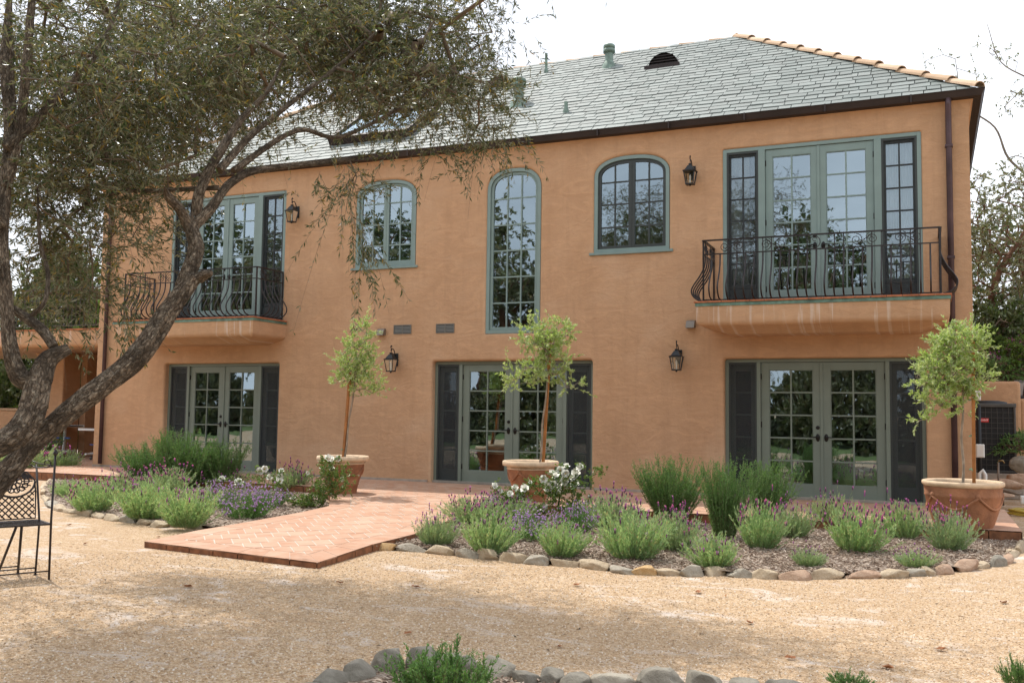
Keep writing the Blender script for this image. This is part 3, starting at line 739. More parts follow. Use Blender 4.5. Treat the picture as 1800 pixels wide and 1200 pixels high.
# roof ------------------------------------------------------------------
EO, ZE, MS = .12, 6.005, .70; ex0, ex1, ey0, ey1 = X0-EO, X1+EO, -EO, YB+EO; hy = (ey1-ey0)/2; zr = ZE+MS*hy
rx0, rx1, ry = ex0+hy, ex1-hy, (ey0+ey1)/2
mb = MB(); zo = -.03
mb.add([(ex0, ey0, ZE+zo), (ex1, ey0, ZE+zo), (ex1, ey1, ZE+zo), (ex0, ey1, ZE+zo), (rx0, ry, zr+zo), (rx1, ry, zr+zo)], [(0, 1, 5, 4), (1, 2, 5), (2, 3, 4, 5), (3, 0, 4)])
roof = mb.build('roof', 'dark', house)
def slates(which, seed):
    r = random.Random(seed); mb = MB(); dy = .152; nc = int(hy/dy)+1; wlen = (ex1-ex0) if which == 'f' else (ey1-ey0)
    tri = [(0, 0), (wlen, 0), (wlen-hy, hy), (hy, hy)] if which == 'f' else [(0, 0), (wlen, 0), (hy+.001, hy), (hy, hy)]
    tri[0] = (tri[0][0], -.04); tri[1] = (tri[1][0], -.04)
    for c in range(nc):
        v0 = c*dy-.03; x = -r.random()*.4
        while x < wlen:
            w = r.choice([.20, .24, .27, .30, .34]); g = .006; jut = r.uniform(-.012, .018)
            if r.random() < .05: jut -= .03
            q = [(x+g, v0-jut), (x+w-g, v0-jut), (x+w-g, v0+dy+.05), (x+g, v0+dy+.05)]
            pl = clip(q, tri); x += w
            if len(pl) < 3 or abs(area(pl)) < .001: continue
            th = r.uniform(.008, .016); tl = r.uniform(-.004, .004); n = len(pl)
            def P(u, v, lift):
                z = ZE+MS*v+.004+(1-(v-v0)/(dy+.05))*.020+lift+tl*(u-x)/w
                return (ex0+u, ey0+v, z) if which == 'f' else (ex1-v, ey0+u, z)
            top = [P(u, v, th) for u, v in pl]; bot = [P(u, v, 0) for u, v in pl]
            mb.add(top+bot, [tuple(range(n))]+[(i, i+n, (i+1) % n+n, (i+1) % n) for i in range(n)])
    return mb.build('slate', 'slate', roof)
slates('f', 1); slates('r', 2)
def half_tile(mb, a, b, r0, r1, up, lift=0):
    a, b = Vector(a), Vector(b); d = (b-a).normalized(); s = d.cross(Vector((0, 0, 1))).normalized(); u = s.cross(d); n = 9; vs = []
    for (p, r, th) in ((a, r0, .0), (b, r1, .0)):
        for off in (0, -.014):
            for k in range(n):
                t = pi*(k/(n-1)); vs.append(p+u*lift+s*cos(t)*(r+off)+u*(sin(t)*(r+off)*.85))
    f = [(k, k+1, 2*n+k+1, 2*n+k) for k in range(n-1)]+[(n+k+1, n+k, 3*n+k, 3*n+k+1) for k in range(n-1)]+[(k+1, k, n+k, n+k+1) for k in range(n-1)]+[(2*n+k, 2*n+k+1, 3*n+k+1, 3*n+k) for k in range(n-1)]
    mb.add(vs, f, 0, False)
def hipline(p, q, name, L=.52, rt=.092):
    mb = MB(); p, q = Vector(p), Vector(q); m = int((q-p).length/L); d = (q-p)/m
    for i in range(m): half_tile(mb, p+d*i+Vector((0, 0, -.02)), p+d*(i+1.12)+Vector((0, 0, -.05)), rt*1.12, rt*.88, 1, rng.uniform(0, .012))
    return mb.build(name, 'roof_tile', roof)
hipline((ex1+.02, ey0-.02, ZE+.03), (rx1, ry, zr+.03), 'hip_cap'); hipline((ex0, ey0, ZE+.03), (rx0, ry, zr+.03), 'hip_cap')
hipline((ex1, ey1, ZE+.03), (rx1, ry, zr+.03), 'hip_cap'); hipline((rx0, ry, zr-.02), (rx1+.06, ry, zr-.02), 'ridge_cap', .62, .07)
def roofpt(x, y): return (x, y, ZE+MS*(y-ey0)+.02)
def vent(x, y, r, h, cap=True):
    mb = MB(); p = roofpt(x, y)
    mb.lathe([(r*1.9, -.12), (r*1.6, .03), (r*1.05, .09), (r, .10), (r, h)], p, 18)
    if cap: mb.lathe([(r*.6, h-.03), (r*1.45, h-.02), (r*1.45, h+.05), (r*1.2, h+.055), (r*1.2, h+.07), (r*1.42, h+.075), (r*1.42, h+.13), (r*1.2, h+.15), (0, h+.155)], p, 18)
    else: mb.lathe([(r, h), (0, h)], p, 12)
    mb.build('roof_vent', 'roof_vent_metal', roof)
vent(-5.97, 3.25, .085, .30); vent(-7.30, 1.62, .10, .36); vent(-7.43, 3.40, .03, .42, False); vent(-6.02, .85, .035, .20, False)
def dormer(x, y, w, h):      # low half-round louvred roof vent
    mb = MB(); p = Vector(roofpt(x, y)); n = 14
    arc = [(w/2*cos(pi*k/n), h*sin(pi*k/n)) for k in range(n+1)]
    L = h/MS+.1
    mb.add([(p.x+a*1.06, p.y-.02, p.z+b*1.1-.02) for a, b in arc]+[(p.x+a*.9, p.y+L, p.z+h*.9) for a, b in arc], [(k, k+1, n+2+k, n+1+k) for k in range(n)], 0, True)
    mb.add([(p.x+a, p.y+.03, p.z+b) for a, b in arc], [tuple(range(n+1))], 1)
    for j in range(4): mb.box(p.x-w/2*sqrt(1-(j/4.4)**2)+.01, p.x+w/2*sqrt(1-(j/4.4)**2)-.01, p.y-.01, p.y+.025, p.z+.02+h*j/4.4, p.z+.035+h*j/4.4, 0)
    mb.box(p.x-w*.62, p.x+w*.62, p.y-.16, p.y-.02, p.z-.115, p.z-.03, 0)
    mb.build('louvre_vent', ['gutter_metal', 'dark'], roof)
dormer(-4.72, 2.85, .56, .24); dormer(-8.35, 2.95, .5, .2)
# skylight: dark frame raised off the slates, pale glass
P00, P10 = Vector(roofpt(-10.9, .55)), Vector(roofpt(-9.15, .55)); P01, P11 = Vector(roofpt(-10.9, 1.75)), Vector(roofpt(-9.15, 1.75)); nn = Vector((0, -MS, 1)).normalized()
mb = MB()
for a, b in ((P00, P10), (P10, P11), (P11, P01), (P01, P00)): mb.bar(a+nn*.08, b+nn*.08, .10, .17, 0, nn)
mb.build('skylight_frame', 'gutter_metal', roof); mb = MB(); mb.add([P00+nn*.13, P10+nn*.13, P11+nn*.13, P01+nn*.13], [(0, 1, 2, 3)]); mb.build('skylight_glass', 'glass', roof)
# downspouts ------------------------------------------------------------
def downspout(x, zb):
    mb = MB(); mb.tube([(x, -.14, 5.91), (x, -.135, 5.82), (x, -.08, 5.70), (x, -.065, 5.55), (x, -.065, zb)], .042, 12)
    for z in (5.2, 3.55, 1.6): mb.box(x-.052, x+.052, -.112, 0, z, z+.035)
    mb.build('downspout', 'downspout_metal', house)
downspout(.325, -.1); downspout(-16.08, .02)

# joinery -----------------------------------------------------------------
def ztop_arch(x, x0, x1, zs, rise):
    if not rise: return zs
    hw = (x1-x0)/2; t = min(1, abs(x-(x0+x1)/2)/hw); c = t**(1/.8); return zs+rise*sqrt(max(0, 1-c*c))**.9
def ring(mb, P, w, y0, y1, mi=0):
    Q = offs(P, -w); n = len(P)
    mb.add([(x, y0, z) for x, z in P]+[(x, y0, z) for x, z in Q]+[(x, y1, z) for x, z in Q]+[(x, y1, z) for x, z in P],
           [(j, (j+1) % n, n+(j+1) % n, n+j) for j in range(n)]+[(n+j, n+(j+1) % n, 2*n+(j+1) % n, 2*n+j) for j in range(n)]+[(3*n+j, 3*n+(j+1) % n, (j+1) % n, j) for j in range(n)]+[(2*n+j, 2*n+(j+1) % n, 3*n+(j+1) % n, 3*n+j) for j in range(n)], mi)
def leaf(name, parent, x0, x1, z0, z1, yf, mat, cols, rows, st=.11, top=.12, bot=.20, mun=.024, th=.045, tilt=.2, hardware=None, swap=1):
    """a glazed door or sash leaf: rails, stiles, glazing bars and its panes"""
    mb = MB(); gx0, gx1, gz0, gz1 = x0+st, x1-st, z0+bot, z1-top
    mb.box(x0, x0+st, yf, yf+th, z0, z1); mb.box(x1-st, x1, yf, yf+th, z0, z1)
    mb.box(gx0, gx1, yf, yf+th, z0, gz0); mb.box(gx0, gx1, yf, yf+th, gz1, z1)
    for k in range(1, cols): x = gx0+(gx1-gx0)*k/cols; mb.box(x-mun/2, x+mun/2, yf+.006, yf+th-.006, gz0, gz1)
    for k in range(1, rows): z = gz0+(gz1-gz0)*k/rows; mb.box(gx0, gx1, yf+.009, yf+th-.009, z-mun/2, z+mun/2)
    for q in range(4):   # glazing bead step around the light
        pass
    ring(mb, [(gx0, gz0), (gx1, gz0), (gx1, gz1), (gx0, gz1)], .012, yf+.008, yf+.02)
    o = mb.build(name, mat, parent, bevel=.003)
    g = MB(); r = random.Random(int(abs(x0*1000)+z0*77))
    for i in range(cols):
        for j in range(rows):
            a, b = gx0+(gx1-gx0)*i/cols, gx0+(gx1-gx0)*(i+1)/cols; c, d = gz0+(gz1-gz0)*j/rows, gz0+(gz1-gz0)*(j+1)/rows
            t1, t2 = r.uniform(-1, 1)*.0018, r.uniform(-1, 1)*.0018; y = yf+.024
            g.add([(a, y-t1-t2, c), (b, y+t1-t2, c), (b, y+t1+t2, d), (a, y-t1+t2, d)], [(0, 1, 2, 3)])
    g.build('glass', 'glass', o)
    return o
def handle(parent, x, z, yf, side, dead=False):
    mb = MB(); M = Matrix.Translation((x, yf, z)) @ Matrix.Rotation(radians(90), 4, 'X') @ Matrix.Diagonal((1, 1.9, 1, 1))
    mb.lathe([(.0, .012), (.022, .011), (.030, .005), (.032, 0)], (0, 0, 0), 16, M=M)
    mb.tube([(x, yf, z+.01), (x, yf-.045, z+.01), (x+side*.03, yf-.055, z+.01), (x+side*.10, yf-.05, z+.004)], [.010, .010, .010, .007], 8)
    mb.build('handle', 'handle_metal', parent)
    if dead:
        mb = MB(); M = Matrix.Translation((x, yf, z+.155)) @ Matrix.Rotation(radians(90), 4, 'X')
        mb.lathe([(0, .016), (.018, .016), (.026, .010), (.029, 0)], (0, 0, 0), 18, M=M); mb.build('deadbolt', 'handle_metal', parent)
def hinges(parent, x, zs, yf):
    for z in zs:
        mb = MB(); mb.tube([(x, yf-.006, z-.045), (x, yf-.006, z+.045)], .009, 8); mb.box(x-.014, x+.014, yf-.003, yf, z-.045, z+.045); mb.build('hinge', 'handle_metal', parent)
def french_unit(x0, x1, z0, z1, yf, tm, sl_w, wide, rows, seed, upper=False):
    xc = (x0+x1)/2; fr = MB(); fw = .055 if not upper else .06
    # outer frame and mullion posts
    fr.box(x0, x0+fw, yf-.01, yf+.10, z0, z1); fr.box(x1-fw, x1, yf-.01, yf+.10, z0, z1); fr.box(x0+fw, x1-fw, yf-.01, yf+.10, z1-fw, z1)
    L0, R0 = x0+fw+sl_w, x1-fw-sl_w
    for a in (L0, R0-wide): fr.box(a, a+wide, yf-.022, yf+.10, z0, z1-fw)
    fo = fr.build('door_frame', tm, house, bevel=.004)
    if not upper:
        sm = MB(); sm.box(x0, x1, yf-.05, yf+.10, -.05, -.012); sm.build('threshold', 'slab', fo)
    a, b = L0+wide+.004, R0-wide-.004; m = xc
    d1 = leaf('french_door', house, a, m-.003, z0+.012, z1-fw-.006, yf+.012, tm, 2, rows, .125 if not upper else .11, .115, .20 if not upper else .24)
    d2 = leaf('french_door', house, m+.003, b, z0+.012, z1-fw-.006, yf+.012, tm, 2, rows, .125 if not upper else .11, .115, .20 if not upper else .24)
    ast = MB(); ast.box(m-.022, m+.018, yf-.002, yf+.011, z0+.012, z1-fw-.006); ast.build('astragal', tm, d1, bevel=.003)
    handle(d1, m-.062, z0+.93, yf+.012, -1, True); handle(d2, m+.062, z0+.93, yf+.012, 1)
    hh = (z0+.28, z0+(z1-z0)*.52, z1-.28)
    hinges(d1, a-.002, hh, yf+.012); hinges(d2, b+.002, hh, yf+.012)
    for (s0, s1) in ((x0+fw+.002, L0-.002), (R0+.002, x1-fw-.002)):
        if upper:
            w = leaf('side_window', house, s0, s1, z0+.3, z1-fw-.006, yf+.035, 'trim_dark', 2, 6, .05, .06, .06)
            pn = MB(); pn.box(s0, s1, yf+.035, yf+.07, z0, z0+.296); pn.build('bottom_panel', 'trim_dark', w, bevel=.003)
        else:
            w = leaf('side_window', house, s0, s1, z0+.012, z1-fw-.006, yf+.045, 'trim_lower', 1, 5, .085, .12, .20)
        sc = MB(); sc.box(s0, s1, yf+.0, yf+.003, z0+.012, z1-fw-.006); sc.build('insect_screen', 'upper_screen' if upper else 'insect_screen', w)
        f2 = MB(); ring(f2, [(s0, z0+.012), (s1, z0+.012), (s1, z1-fw-.006), (s0, z1-fw-.006)], .028, yf-.006, yf+.012); f2.build('screen_frame', 'trim_dark', w)
    return d1
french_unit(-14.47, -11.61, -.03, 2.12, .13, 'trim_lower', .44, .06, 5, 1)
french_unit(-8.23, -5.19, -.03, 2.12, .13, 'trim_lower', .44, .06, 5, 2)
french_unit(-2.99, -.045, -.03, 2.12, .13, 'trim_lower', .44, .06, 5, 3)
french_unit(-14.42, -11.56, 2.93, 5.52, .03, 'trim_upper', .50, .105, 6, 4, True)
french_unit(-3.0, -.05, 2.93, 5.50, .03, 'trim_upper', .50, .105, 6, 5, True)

def arched(x0, x1, z0, zs, rise, yf, cols, zbars, casement, sill, dark=False):
    P = opening(x0, x1, z0, zs, rise); mb = MB(); fw = .06; sm = 'trim_dark' if dark else 'trim_upper'
    ring(mb, P, fw, yf-.01, yf+.08)
    o = mb.build('arched_window', 'trim_upper', house)
    Pi = offs(P, -fw-.004); i0, i1 = x0+fw+.004, x1-fw-.004; zb = z0+fw+.004
    sw = .05; m = MB(); ring(m, Pi, sw, yf+.02, yf+.06)
    def top(x): return ztop_arch(x, i0+sw*.2, i1-sw*.2, zs, rise-fw-.004-sw*.55)
    xc = (x0+x1)/2
    if casement:
        m.box(xc-.055, xc+.055, yf+.014, yf+.062, zb, top(xc)+.0)
        m.box(xc-.005, xc+.005, yf+.008, yf+.014, zb, top(xc)-.01, 0)
        xs = [(i0+sw, xc-.055), (xc+.055, i1-sw)]
    else: xs = [(i0+sw, i1-sw)]
    gl = MB(); r = random.Random(int(abs(x0*97)))
    for a, b in xs:
        n = cols
        for k in range(1, n): x = a+(b-a)*k/n; m.box(x-.012, x+.012, yf+.026, yf+.054, zb+sw, top(x)+.02)
        for z in zbars:
            # keep bars inside the arch
            aa, bb = a, b
            while top(aa) < z and aa < bb: aa += .01
            while top(bb) < z and bb > aa: bb -= .01
            m.box(aa-.01, bb+.01, yf+.029, yf+.051, z-.012, z+.012)
        zz = [zb+sw]+list(zbars)+[max(top(a+(b-a)*k/12) for k in range(13))+.03]
        for i in range(n):
            for j in range(len(zz)-1):
                p, q = a+(b-a)*i/n, a+(b-a)*(i+1)/n; t1, t2 = r.uniform(-1, 1)*.0012, r.uniform(-1, 1)*.0012; y = yf+.042
                gl.add([(p, y-t1-t2, zz[j]), (q, y+t1-t2, zz[j]), (q, y+t1+t2, zz[j+1]), (p, y-t1+t2, zz[j+1])], [(0, 1, 2, 3)])
    m.build('sash', sm, o); gl.build('glass', 'glass', o)
    if sill: s = MB(); s.box(x0-.07, x1+.07, -.035, yf, z0-.045, z0-.003); s.build('sill', 'trim_upper', o, bevel=.004)
    return o
arched(-7.19, -6.16, 2.60, 5.15, .38, .035, 3, [3.14, 3.60, 4.07, 4.53, 5.0], False, False)
arched(-5.18, -3.88, 3.93, 5.23, .33, .03, 2, [4.36, 4.75, 5.13], True, True, True)
arched(-9.93, -8.64, 3.89, 5.22, .31, .03, 2, [4.30, 4.70, 5.10], True, True)
def curtain(x0, x1, z0, z1, y, parent=house):
    n = 60; vs = []
    for i in range(n+1):
        x = x0+(x1-x0)*i/n; yy = y+.025*sin(i*1.3)+.012*sin(i*2.9+1)
        vs += [(x, yy, z0), (x, yy, z1)]
    mb = MB(); mb.add(vs, [(2*i, 2*i+2, 2*i+3, 2*i+1) for i in range(n)], 0, True); mb.build('curtain', 'curtain', parent)
curtain(-2.90, -2.60, 3.0, 5.4, .16); curtain(-.60, -.14, 3.0, 5.4, .16); curtain(-6.1, -6.5, 2.7, 2.8, .4) if False else None

# balconies ---------------------------------------------------------------
def balcony(x0, x1, side_y=-1.0, right_gap=False):
    zt, zb = 2.90, 2.56; r = .085; mb = MB(); n = 6
    # plan outline goes out from the wall, lower edges rounded
    def loop(o_, z): return [(x0+o_, 0, z), (x0+o_, side_y+o_, z), (x1-o_, side_y+o_, z), (x1-o_, 0, z)]
    prof = [(0.0, zt), (.005, zb+r)]+[(r*(1-cos(a))+.005, zb+r-r*sin(a)) for a in [pi/2*i/n for i in range(1, n+1)]]+[(.30, zb-.06), (.42, zb-.10)]
    L = [loop(*p) for p in prof]; m = len(prof)
    for j in range(3):
        vs = []
        for i in range(m): vs += [L[i][j], L[i][j+1]]
        mb.add(vs, [(2*i, 2*i+2, 2*i+3, 2*i+1) for i in range(m-1)], 0, True)
    mb.add(L[-1], [(0, 3, 2, 1)]); mb.add(L[0], [(0, 1, 2, 3)])
    b = mb.build('balcony', 'stucco_streaked', house)
    mb = MB(); e = .022
    mb.box(x0-.012, x1+.012, side_y-.012, side_y+.01, zt-.045, zt+.004); mb.box(x0-.012, x0+.01, side_y+.01, -.002, zt-.045, zt+.004); mb.box(x1-.01, x1+.012, side_y+.01, -.002, zt-.045, zt+.004)
    mb.build('copper_flashing', 'flashing_metal', b)
    mb = MB(); w = .2
    k = int((x1-x0)/w)
    for i in range(k): a = x0-.03+(x1-x0+.06)*i/k; c = x0-.03+(x1-x0+.06)*(i+.97)/k; mb.box(a, c, side_y-.03, side_y+.2, zt+.006, zt+.030)
    for i in range(4):
        a = side_y+.205+(-side_y-.21)*i/4; c = side_y+.205+(-side_y-.21)*(i+.97)/4
        mb.box(x0-.03, x0+.2, a, c, zt+.006, zt+.030); mb.box(x1-.2, x1+.03, a, c, zt+.006, zt+.030)
    mb.box(x0+.21, x1-.21, side_y+.21, -.005, zt+.002, zt+.024)
    mb.build('tile_edging', 'tile_edging', b, bevel=.004)
    # railing
    rx0_, rx1_, ry_ = x0+.07, x1-.11, side_y+.2; z0 = zt+.05; H = .985
    rl = MB(); corners = [(rx0_, -.01), (rx0_, ry_), (rx1_, ry_), (rx1_, -.01)]
    ztop, zmid, zbot = zt+H, zt+H-.215, z0+.02
    for i in range(3):
        a, c = corners[i], corners[i+1]
        rl.bar((a[0], a[1], ztop), (c[0], c[1], ztop), .045, .020); rl.bar((a[0], a[1], zmid), (c[0], c[1], zmid), .018, .018); rl.bar((a[0], a[1], zbot), (c[0], c[1], zbot), .018, .018)
    R = rl.build('balcony_railing', 'iron', house)
    for (cx_, cy_) in corners:
        p = MB(); p.box(cx_-.012, cx_+.012, cy_-.012, cy_+.012, zt+.03, ztop-.007); p.lathe([(.03, zt+.028), (.03, zt+.05), (.014, zt+.065)], (cx_, cy_, 0), 10); p.build('post', 'iron', R)
    pf = [(0, zmid), (.0, zmid-.08), (.02, zmid-.18), (.085, zmid-.31), (.17, zmid-.43), (.215, zmid-.52), (.20, zmid-.60), (.13, zmid-.67), (.03, zbot)]
    def bal_mesh(dx, dy):
        pts, rr = catmull([(dx*o_, dy*o_, z) for o_, z in pf], [.0075]*len(pf), 4); m = MB(); m.tube(pts, .0118, 8, caps=False); me = bpy.data.meshes.new('baluster'); me.from_pydata(m.v, [], m.f); me.materials.append(MT['iron']); me.polygons.foreach_set('use_smooth', m.sm); return me
    def run(a, c, dx, dy, sp=.128):
        L_ = hypot(c[0]-a[0], c[1]-a[1]); k = round(L_/sp); me = bal_mesh(dx, dy)
        for i in range(1, k):
            o = link('baluster', me, R); o.location = (a[0]+(c[0]-a[0])*i/k, a[1]+(c[1]-a[1])*i/k, 0)
        for i in range(1, k):
            if i % 4 in (0, 3) or k < 10:
                x, y = a[0]+(c[0]-a[0])*i/k, a[1]+(c[1]-a[1])*i/k
                if k >= 10 or i in (1, k-1): up = MB(); up.tube([(x, y, zmid), (x, y, ztop)], .008, 6, caps=False); up.build('upright', 'iron', R)
    run(corners[1], corners[2], 0, -1); run(corners[0], corners[1], -1, 0); run(corners[2], corners[3], 1, 0)
    def scroll(c, ux, uy, w, flip):
        m = MB(); h = (ztop-zmid-.03)/2; zc = (ztop+zmid)/2
        def P(u, z): return (c[0]+ux*u, c[1]+uy*u, zc+z*flip)
        for s in (-1, 1):
            pts = []
            for i in range(30):
                t = i/29; th = pi*.5+s*0+t*3.6*pi; rr = h*.92*(1-t*.82); pts.append(P(s*(w*.5-h+rr*cos(th)*1.0), s*rr*sin(th)*1.0))
            m.tube(pts, .0055, 5, caps=False)
            pts2 = []
            for i in range(22):
                t = i/21; th = -pi*.5-t*2.8*pi; rr = h*.48*(1-t*.8); pts2.append(P(s*(w*.16+rr*cos(th)), s*(-h*.40+rr*sin(th))))
            m.tube(pts2, .005, 5, caps=False)
        m.tube([P(-w*.5+h, h*.92), P(-w*.12, h*.35), P(0, 0), P(w*.12, -h*.35), P(w*.5-h, -h*.92)], .0055, 5, caps=False)
        m.lathe([(0, -.014), (.013, 0), (0, .014)], P(0, 0), 6)
        m.build('scroll', 'iron', R)
    Lf = corners[2][0]-corners[1][0]
    for i, f in enumerate((.13, .315, .70, .875)): scroll((corners[1][0]+Lf*f, ry_), 1, 0, .40, 1 if i % 2 else -1)
    for cx_ in (rx0_, rx1_):
        for f in (.28, .72): scroll((cx_, ry_*(1-f)), 0, 1, .34, 1)
    m = MB(); c = ((corners[1][0]+corners[2][0])/2-.02, ry_, (ztop+zmid)/2); m.tube([(c[0]+.075*cos(t), c[1], c[2]+.085*sin(t)) for t in np.linspace(0, 2*pi, 25)], .006, 5, caps=False)
    m.tube([(c[0]+.03*cos(t), c[1], c[2]+.04+.03*sin(t)) for t in np.linspace(0, 1.7*pi, 15)], .005, 5, caps=False); m.build('ring', 'iron', R)
balcony(-3.21, .285); balcony(-14.90, -11.46)

# wall vents and hoods ------------------------------------------------------
for x in (-8.86, -7.98):
    mb = MB(); w, h, z = .185, .085, 2.71
    ring(mb, [(x-w, z-h), (x+w, z-h), (x+w, z+h), (x-w, z+h)], .016, -.012, .01)
    for s in (-1, 1):
        for j in range(6):
            zz = z-h+.026+j*.0245; mb.add([(x+s*.088-.078, -.010, zz), (x+s*.088+.078, -.010, zz), (x+s*.088+.078, -.003, zz+.017), (x+s*.088-.078, -.003, zz+.017)], [(0, 1, 2, 3)])
    mb.box(x-.01, x+.01, -.011, -.003, z-h+.016, z+h-.016)
    o = mb.build('wall_vent', 'vent_metal', house)
    m2 = MB(); m2.add([(x-w+.01, -.002, z-h+.01), (x+w-.01, -.002, z-h+.01), (x+w-.01, -.002, z+h-.01), (x-w+.01, -.002, z+h-.01)], [(0, 1, 2, 3)]); m2.build('vent_opening', 'dark', o)
def hood(x, z, w=.075):
    mb = MB(); mb.add([(x-w, 0, z+.075), (x+w, 0, z+.075), (x+w, -.06, z+.06), (x-w, -.06, z+.06), (x-w, -.12, z-.055), (x+w, -.12, z-.055), (x+w, 0, z-.055), (x-w, 0, z-.055)],
       [(0, 3, 2, 1), (3, 4, 5, 2), (0, 7, 4, 3), (1, 2, 5, 6), (4, 7, 6, 5)]); mb.build('vent_hood', 'hood_metal', house, bevel=.004)
hood(-9.29, 2.66); hood(-3.51, 2.67, .07)

# lanterns ------------------------------------------------------------------
def lantern(x, z, label):
    t = empty('wall_lantern', (x, 0, z), 0, label, 'wall lamp', 'iron lanterns on the villa wall')
    y0 = -.17
    m = MB(); m.box(-.055, .055, -.022, 0, -.13, .10); m.build('back_plate', 'lantern_metal', t, bevel=.008)
    m = MB(); pts, _ = catmull([(0, -.02, .03), (0, -.05, .12), (0, -.10, .175), (0, -.155, .165), (0, -.172, .175), (0, -.185, .215), (0, -.165, .235), (0, -.15, .215)], [.008]*8, 4); m.tube(pts, .0085, 8)
    m.tube([(0, y0, .165), (0, y0, .105)], .006, 6); m.tube([(0, y0+.018*cos(a), .15+.018*sin(a)) for a in np.linspace(0, 2*pi, 13)], .004, 5, caps=False); m.build('bracket_arm', 'lantern_metal', t)
    m = MB()
    def sq(h, z): return [(-h, y0-h, z), (h, y0-h, z), (h, y0+h, z), (-h, y0+h, z)]
    lv = [sq(.022, .105), sq(.022, .075), sq(.035, .07), sq(.075, .0), sq(.105, -.02), sq(.105, -.028), sq(.085, -.03)]
    vs = [p for l in lv for p in l]; m.add(vs, [(4*i+j, 4*i+4+j, 4*i+4+(j+1) % 4, 4*i+(j+1) % 4) for i in range(len(lv)-1) for j in range(4)]+[(0, 1, 2, 3), tuple(4*len(lv)-4+j for j in range(4))[::-1]])
    m.build('roof_cap', 'lantern_metal', t)
    m = MB()
    for sx in (-1, 1):
        for sy in (-1, 1): m.bar((sx*.088, y0+sy*.088, -.03), (sx*.058, y0+sy*.058, -.225), .012, .012)
    m.box(-.066, .066, y0-.066, y0+.066, -.243, -.225); m.lathe([(.02, -.243), (.012, -.262), (0, -.268)], (0, y0, 0), 8)
    m.build('cage', 'lantern_metal', t)
    m = MB(); a = [(-.084, -.084), (.084, -.084), (.084, .084), (-.084, .084)]; vs = [(p, y0+q, -.03) for p, q in a]+[(p*.66, y0+q*.66, -.225) for p, q in a]
    m.add(vs, [(j, (j+1) % 4, 4+(j+1) % 4, 4+j) for j in range(4)]); m.build('glass', 'lantern_glass', t)
    m = MB(); m.lathe([(.012, -.225), (.012, -.15), (.010, -.148)], (0, y0, 0), 10); m.lathe([(.010, -.148), (.018, -.125), (.014, -.095), (0, -.07)], (0, y0, 0), 10); m.build('bulb', 'curtain', t)
lantern(-3.49, 5.17, 'black lantern high on the wall left of the right balcony doors')
lantern(-11.28, 5.07, 'black lantern high on the wall behind the olive twigs, right of the left balcony')
lantern(-8.99, 2.17, 'black lantern low on the wall, below the two louvred vents')
lantern(-3.71, 2.17, 'black lantern low on the wall between the middle and right ground floor doors')

# left wing: deck with railing above an open patio ----------------------------
wing = empty('terrace_wing', (0, 0, 0)); tag(wing, 'low stucco wing with roof deck over an open patio, left of the villa', 'building')
yd = .5
mb = MB(); r = .10
prof = [(yd, 2.93), (yd, 2.55+r)]+[(yd+r*(1-cos(a)), 2.55+r*(1-sin(a))) for a in [pi/2*i/5 for i in range(1, 6)]]+[(4.4, 2.55), (4.4, 2.93)]
vs = []
for (y, z) in prof: vs += [(-27, y, z), (X0, y, z)]
mb.add(vs, [(2*i, 2*i+2, 2*i+3, 2*i+1) for i in range(len(prof)-1)], 0, True); mb.add([(-27, yd, 2.93), (X0, yd, 2.93), (X0, 4.4, 2.93), (-27, 4.4, 2.93)], [(0, 1, 2, 3)])
mb.build('deck_slab', 'stucco_streaked', wing)
mb = MB(); mb.box(-27, X0-.01, yd-.03, yd+.2, 2.932, 2.955); mb.build('tile_edging', 'tile_edging', wing)
mb = MB(); zt_ = 3.9
mb.box(-27, X0, yd+.08, yd+.12, zt_-.02, zt_); mb.box(-27, X0, yd+.09, yd+.11, zt_-.28, zt_-.262); mb.box(-27, X0, yd+.09, yd+.11, 3.03, 3.05)
mb.build('railing', 'iron', wing)
mb = MB(); mb.box(-.007, .007, -.007, .007, 3.05, 3.88); me = bpy.data.meshes.new('baluster'); me.from_pydata(mb.v, [], mb.f); me.materials.append(MT['iron'])
for i in range(70): o = link('baluster', me, wing); o.location = (X0-.1-.125*i, yd+.1, 0)
# patio: back wall, pillar with corbel, low wall with pale cap
mb = MB(); mb.box(-21.2, X0, 4.2, 4.4, -.1, 2.55); mb.build('back_wall', 'stucco', wing)
pl_ = W(100, 700, 2.4); px_ = pl_[0]
mb = MB()
vs = [(px_-.25, GZ), (px_+.28, GZ), (px_+.28, 2.0), (px_+.02, 2.0), (px_-.55, 2.56)]
prof = [(px_-.18, GZ), (px_+.30, GZ), (px_+.30, 2.56), (px_-.75, 2.56), (px_-.18, 2.02)]
for yy in (2.3,): mb.add([(x, 2.3, z) for x, z in prof]+[(x, 2.85, z) for x, z in prof], [(0, 1, 2, 3, 4), (9, 8, 7, 6, 5)]+[(i, i+5, (i+1) % 5+5, (i+1) % 5) for i in range(5)])
mb.build('pillar', 'stucco', wing, bevel=.03)
mb = MB(); mb.box(-27, px_-.18, 2.42, 2.72, GZ, 1.08); mb.build('low_wall', 'stucco', wing, bevel=.02); mb = MB(); mb.box(-27, px_-.17, 2.38, 2.76, 1.081, 1.14); mb.build('wall_cap', 'roof_tile', wing, bevel=.01)
mb = MB(); mb.box(px_+.30, px_+.5, 2.85, 4.2, GZ, 2.55); mb.build('side_wall', 'stucco', wing)

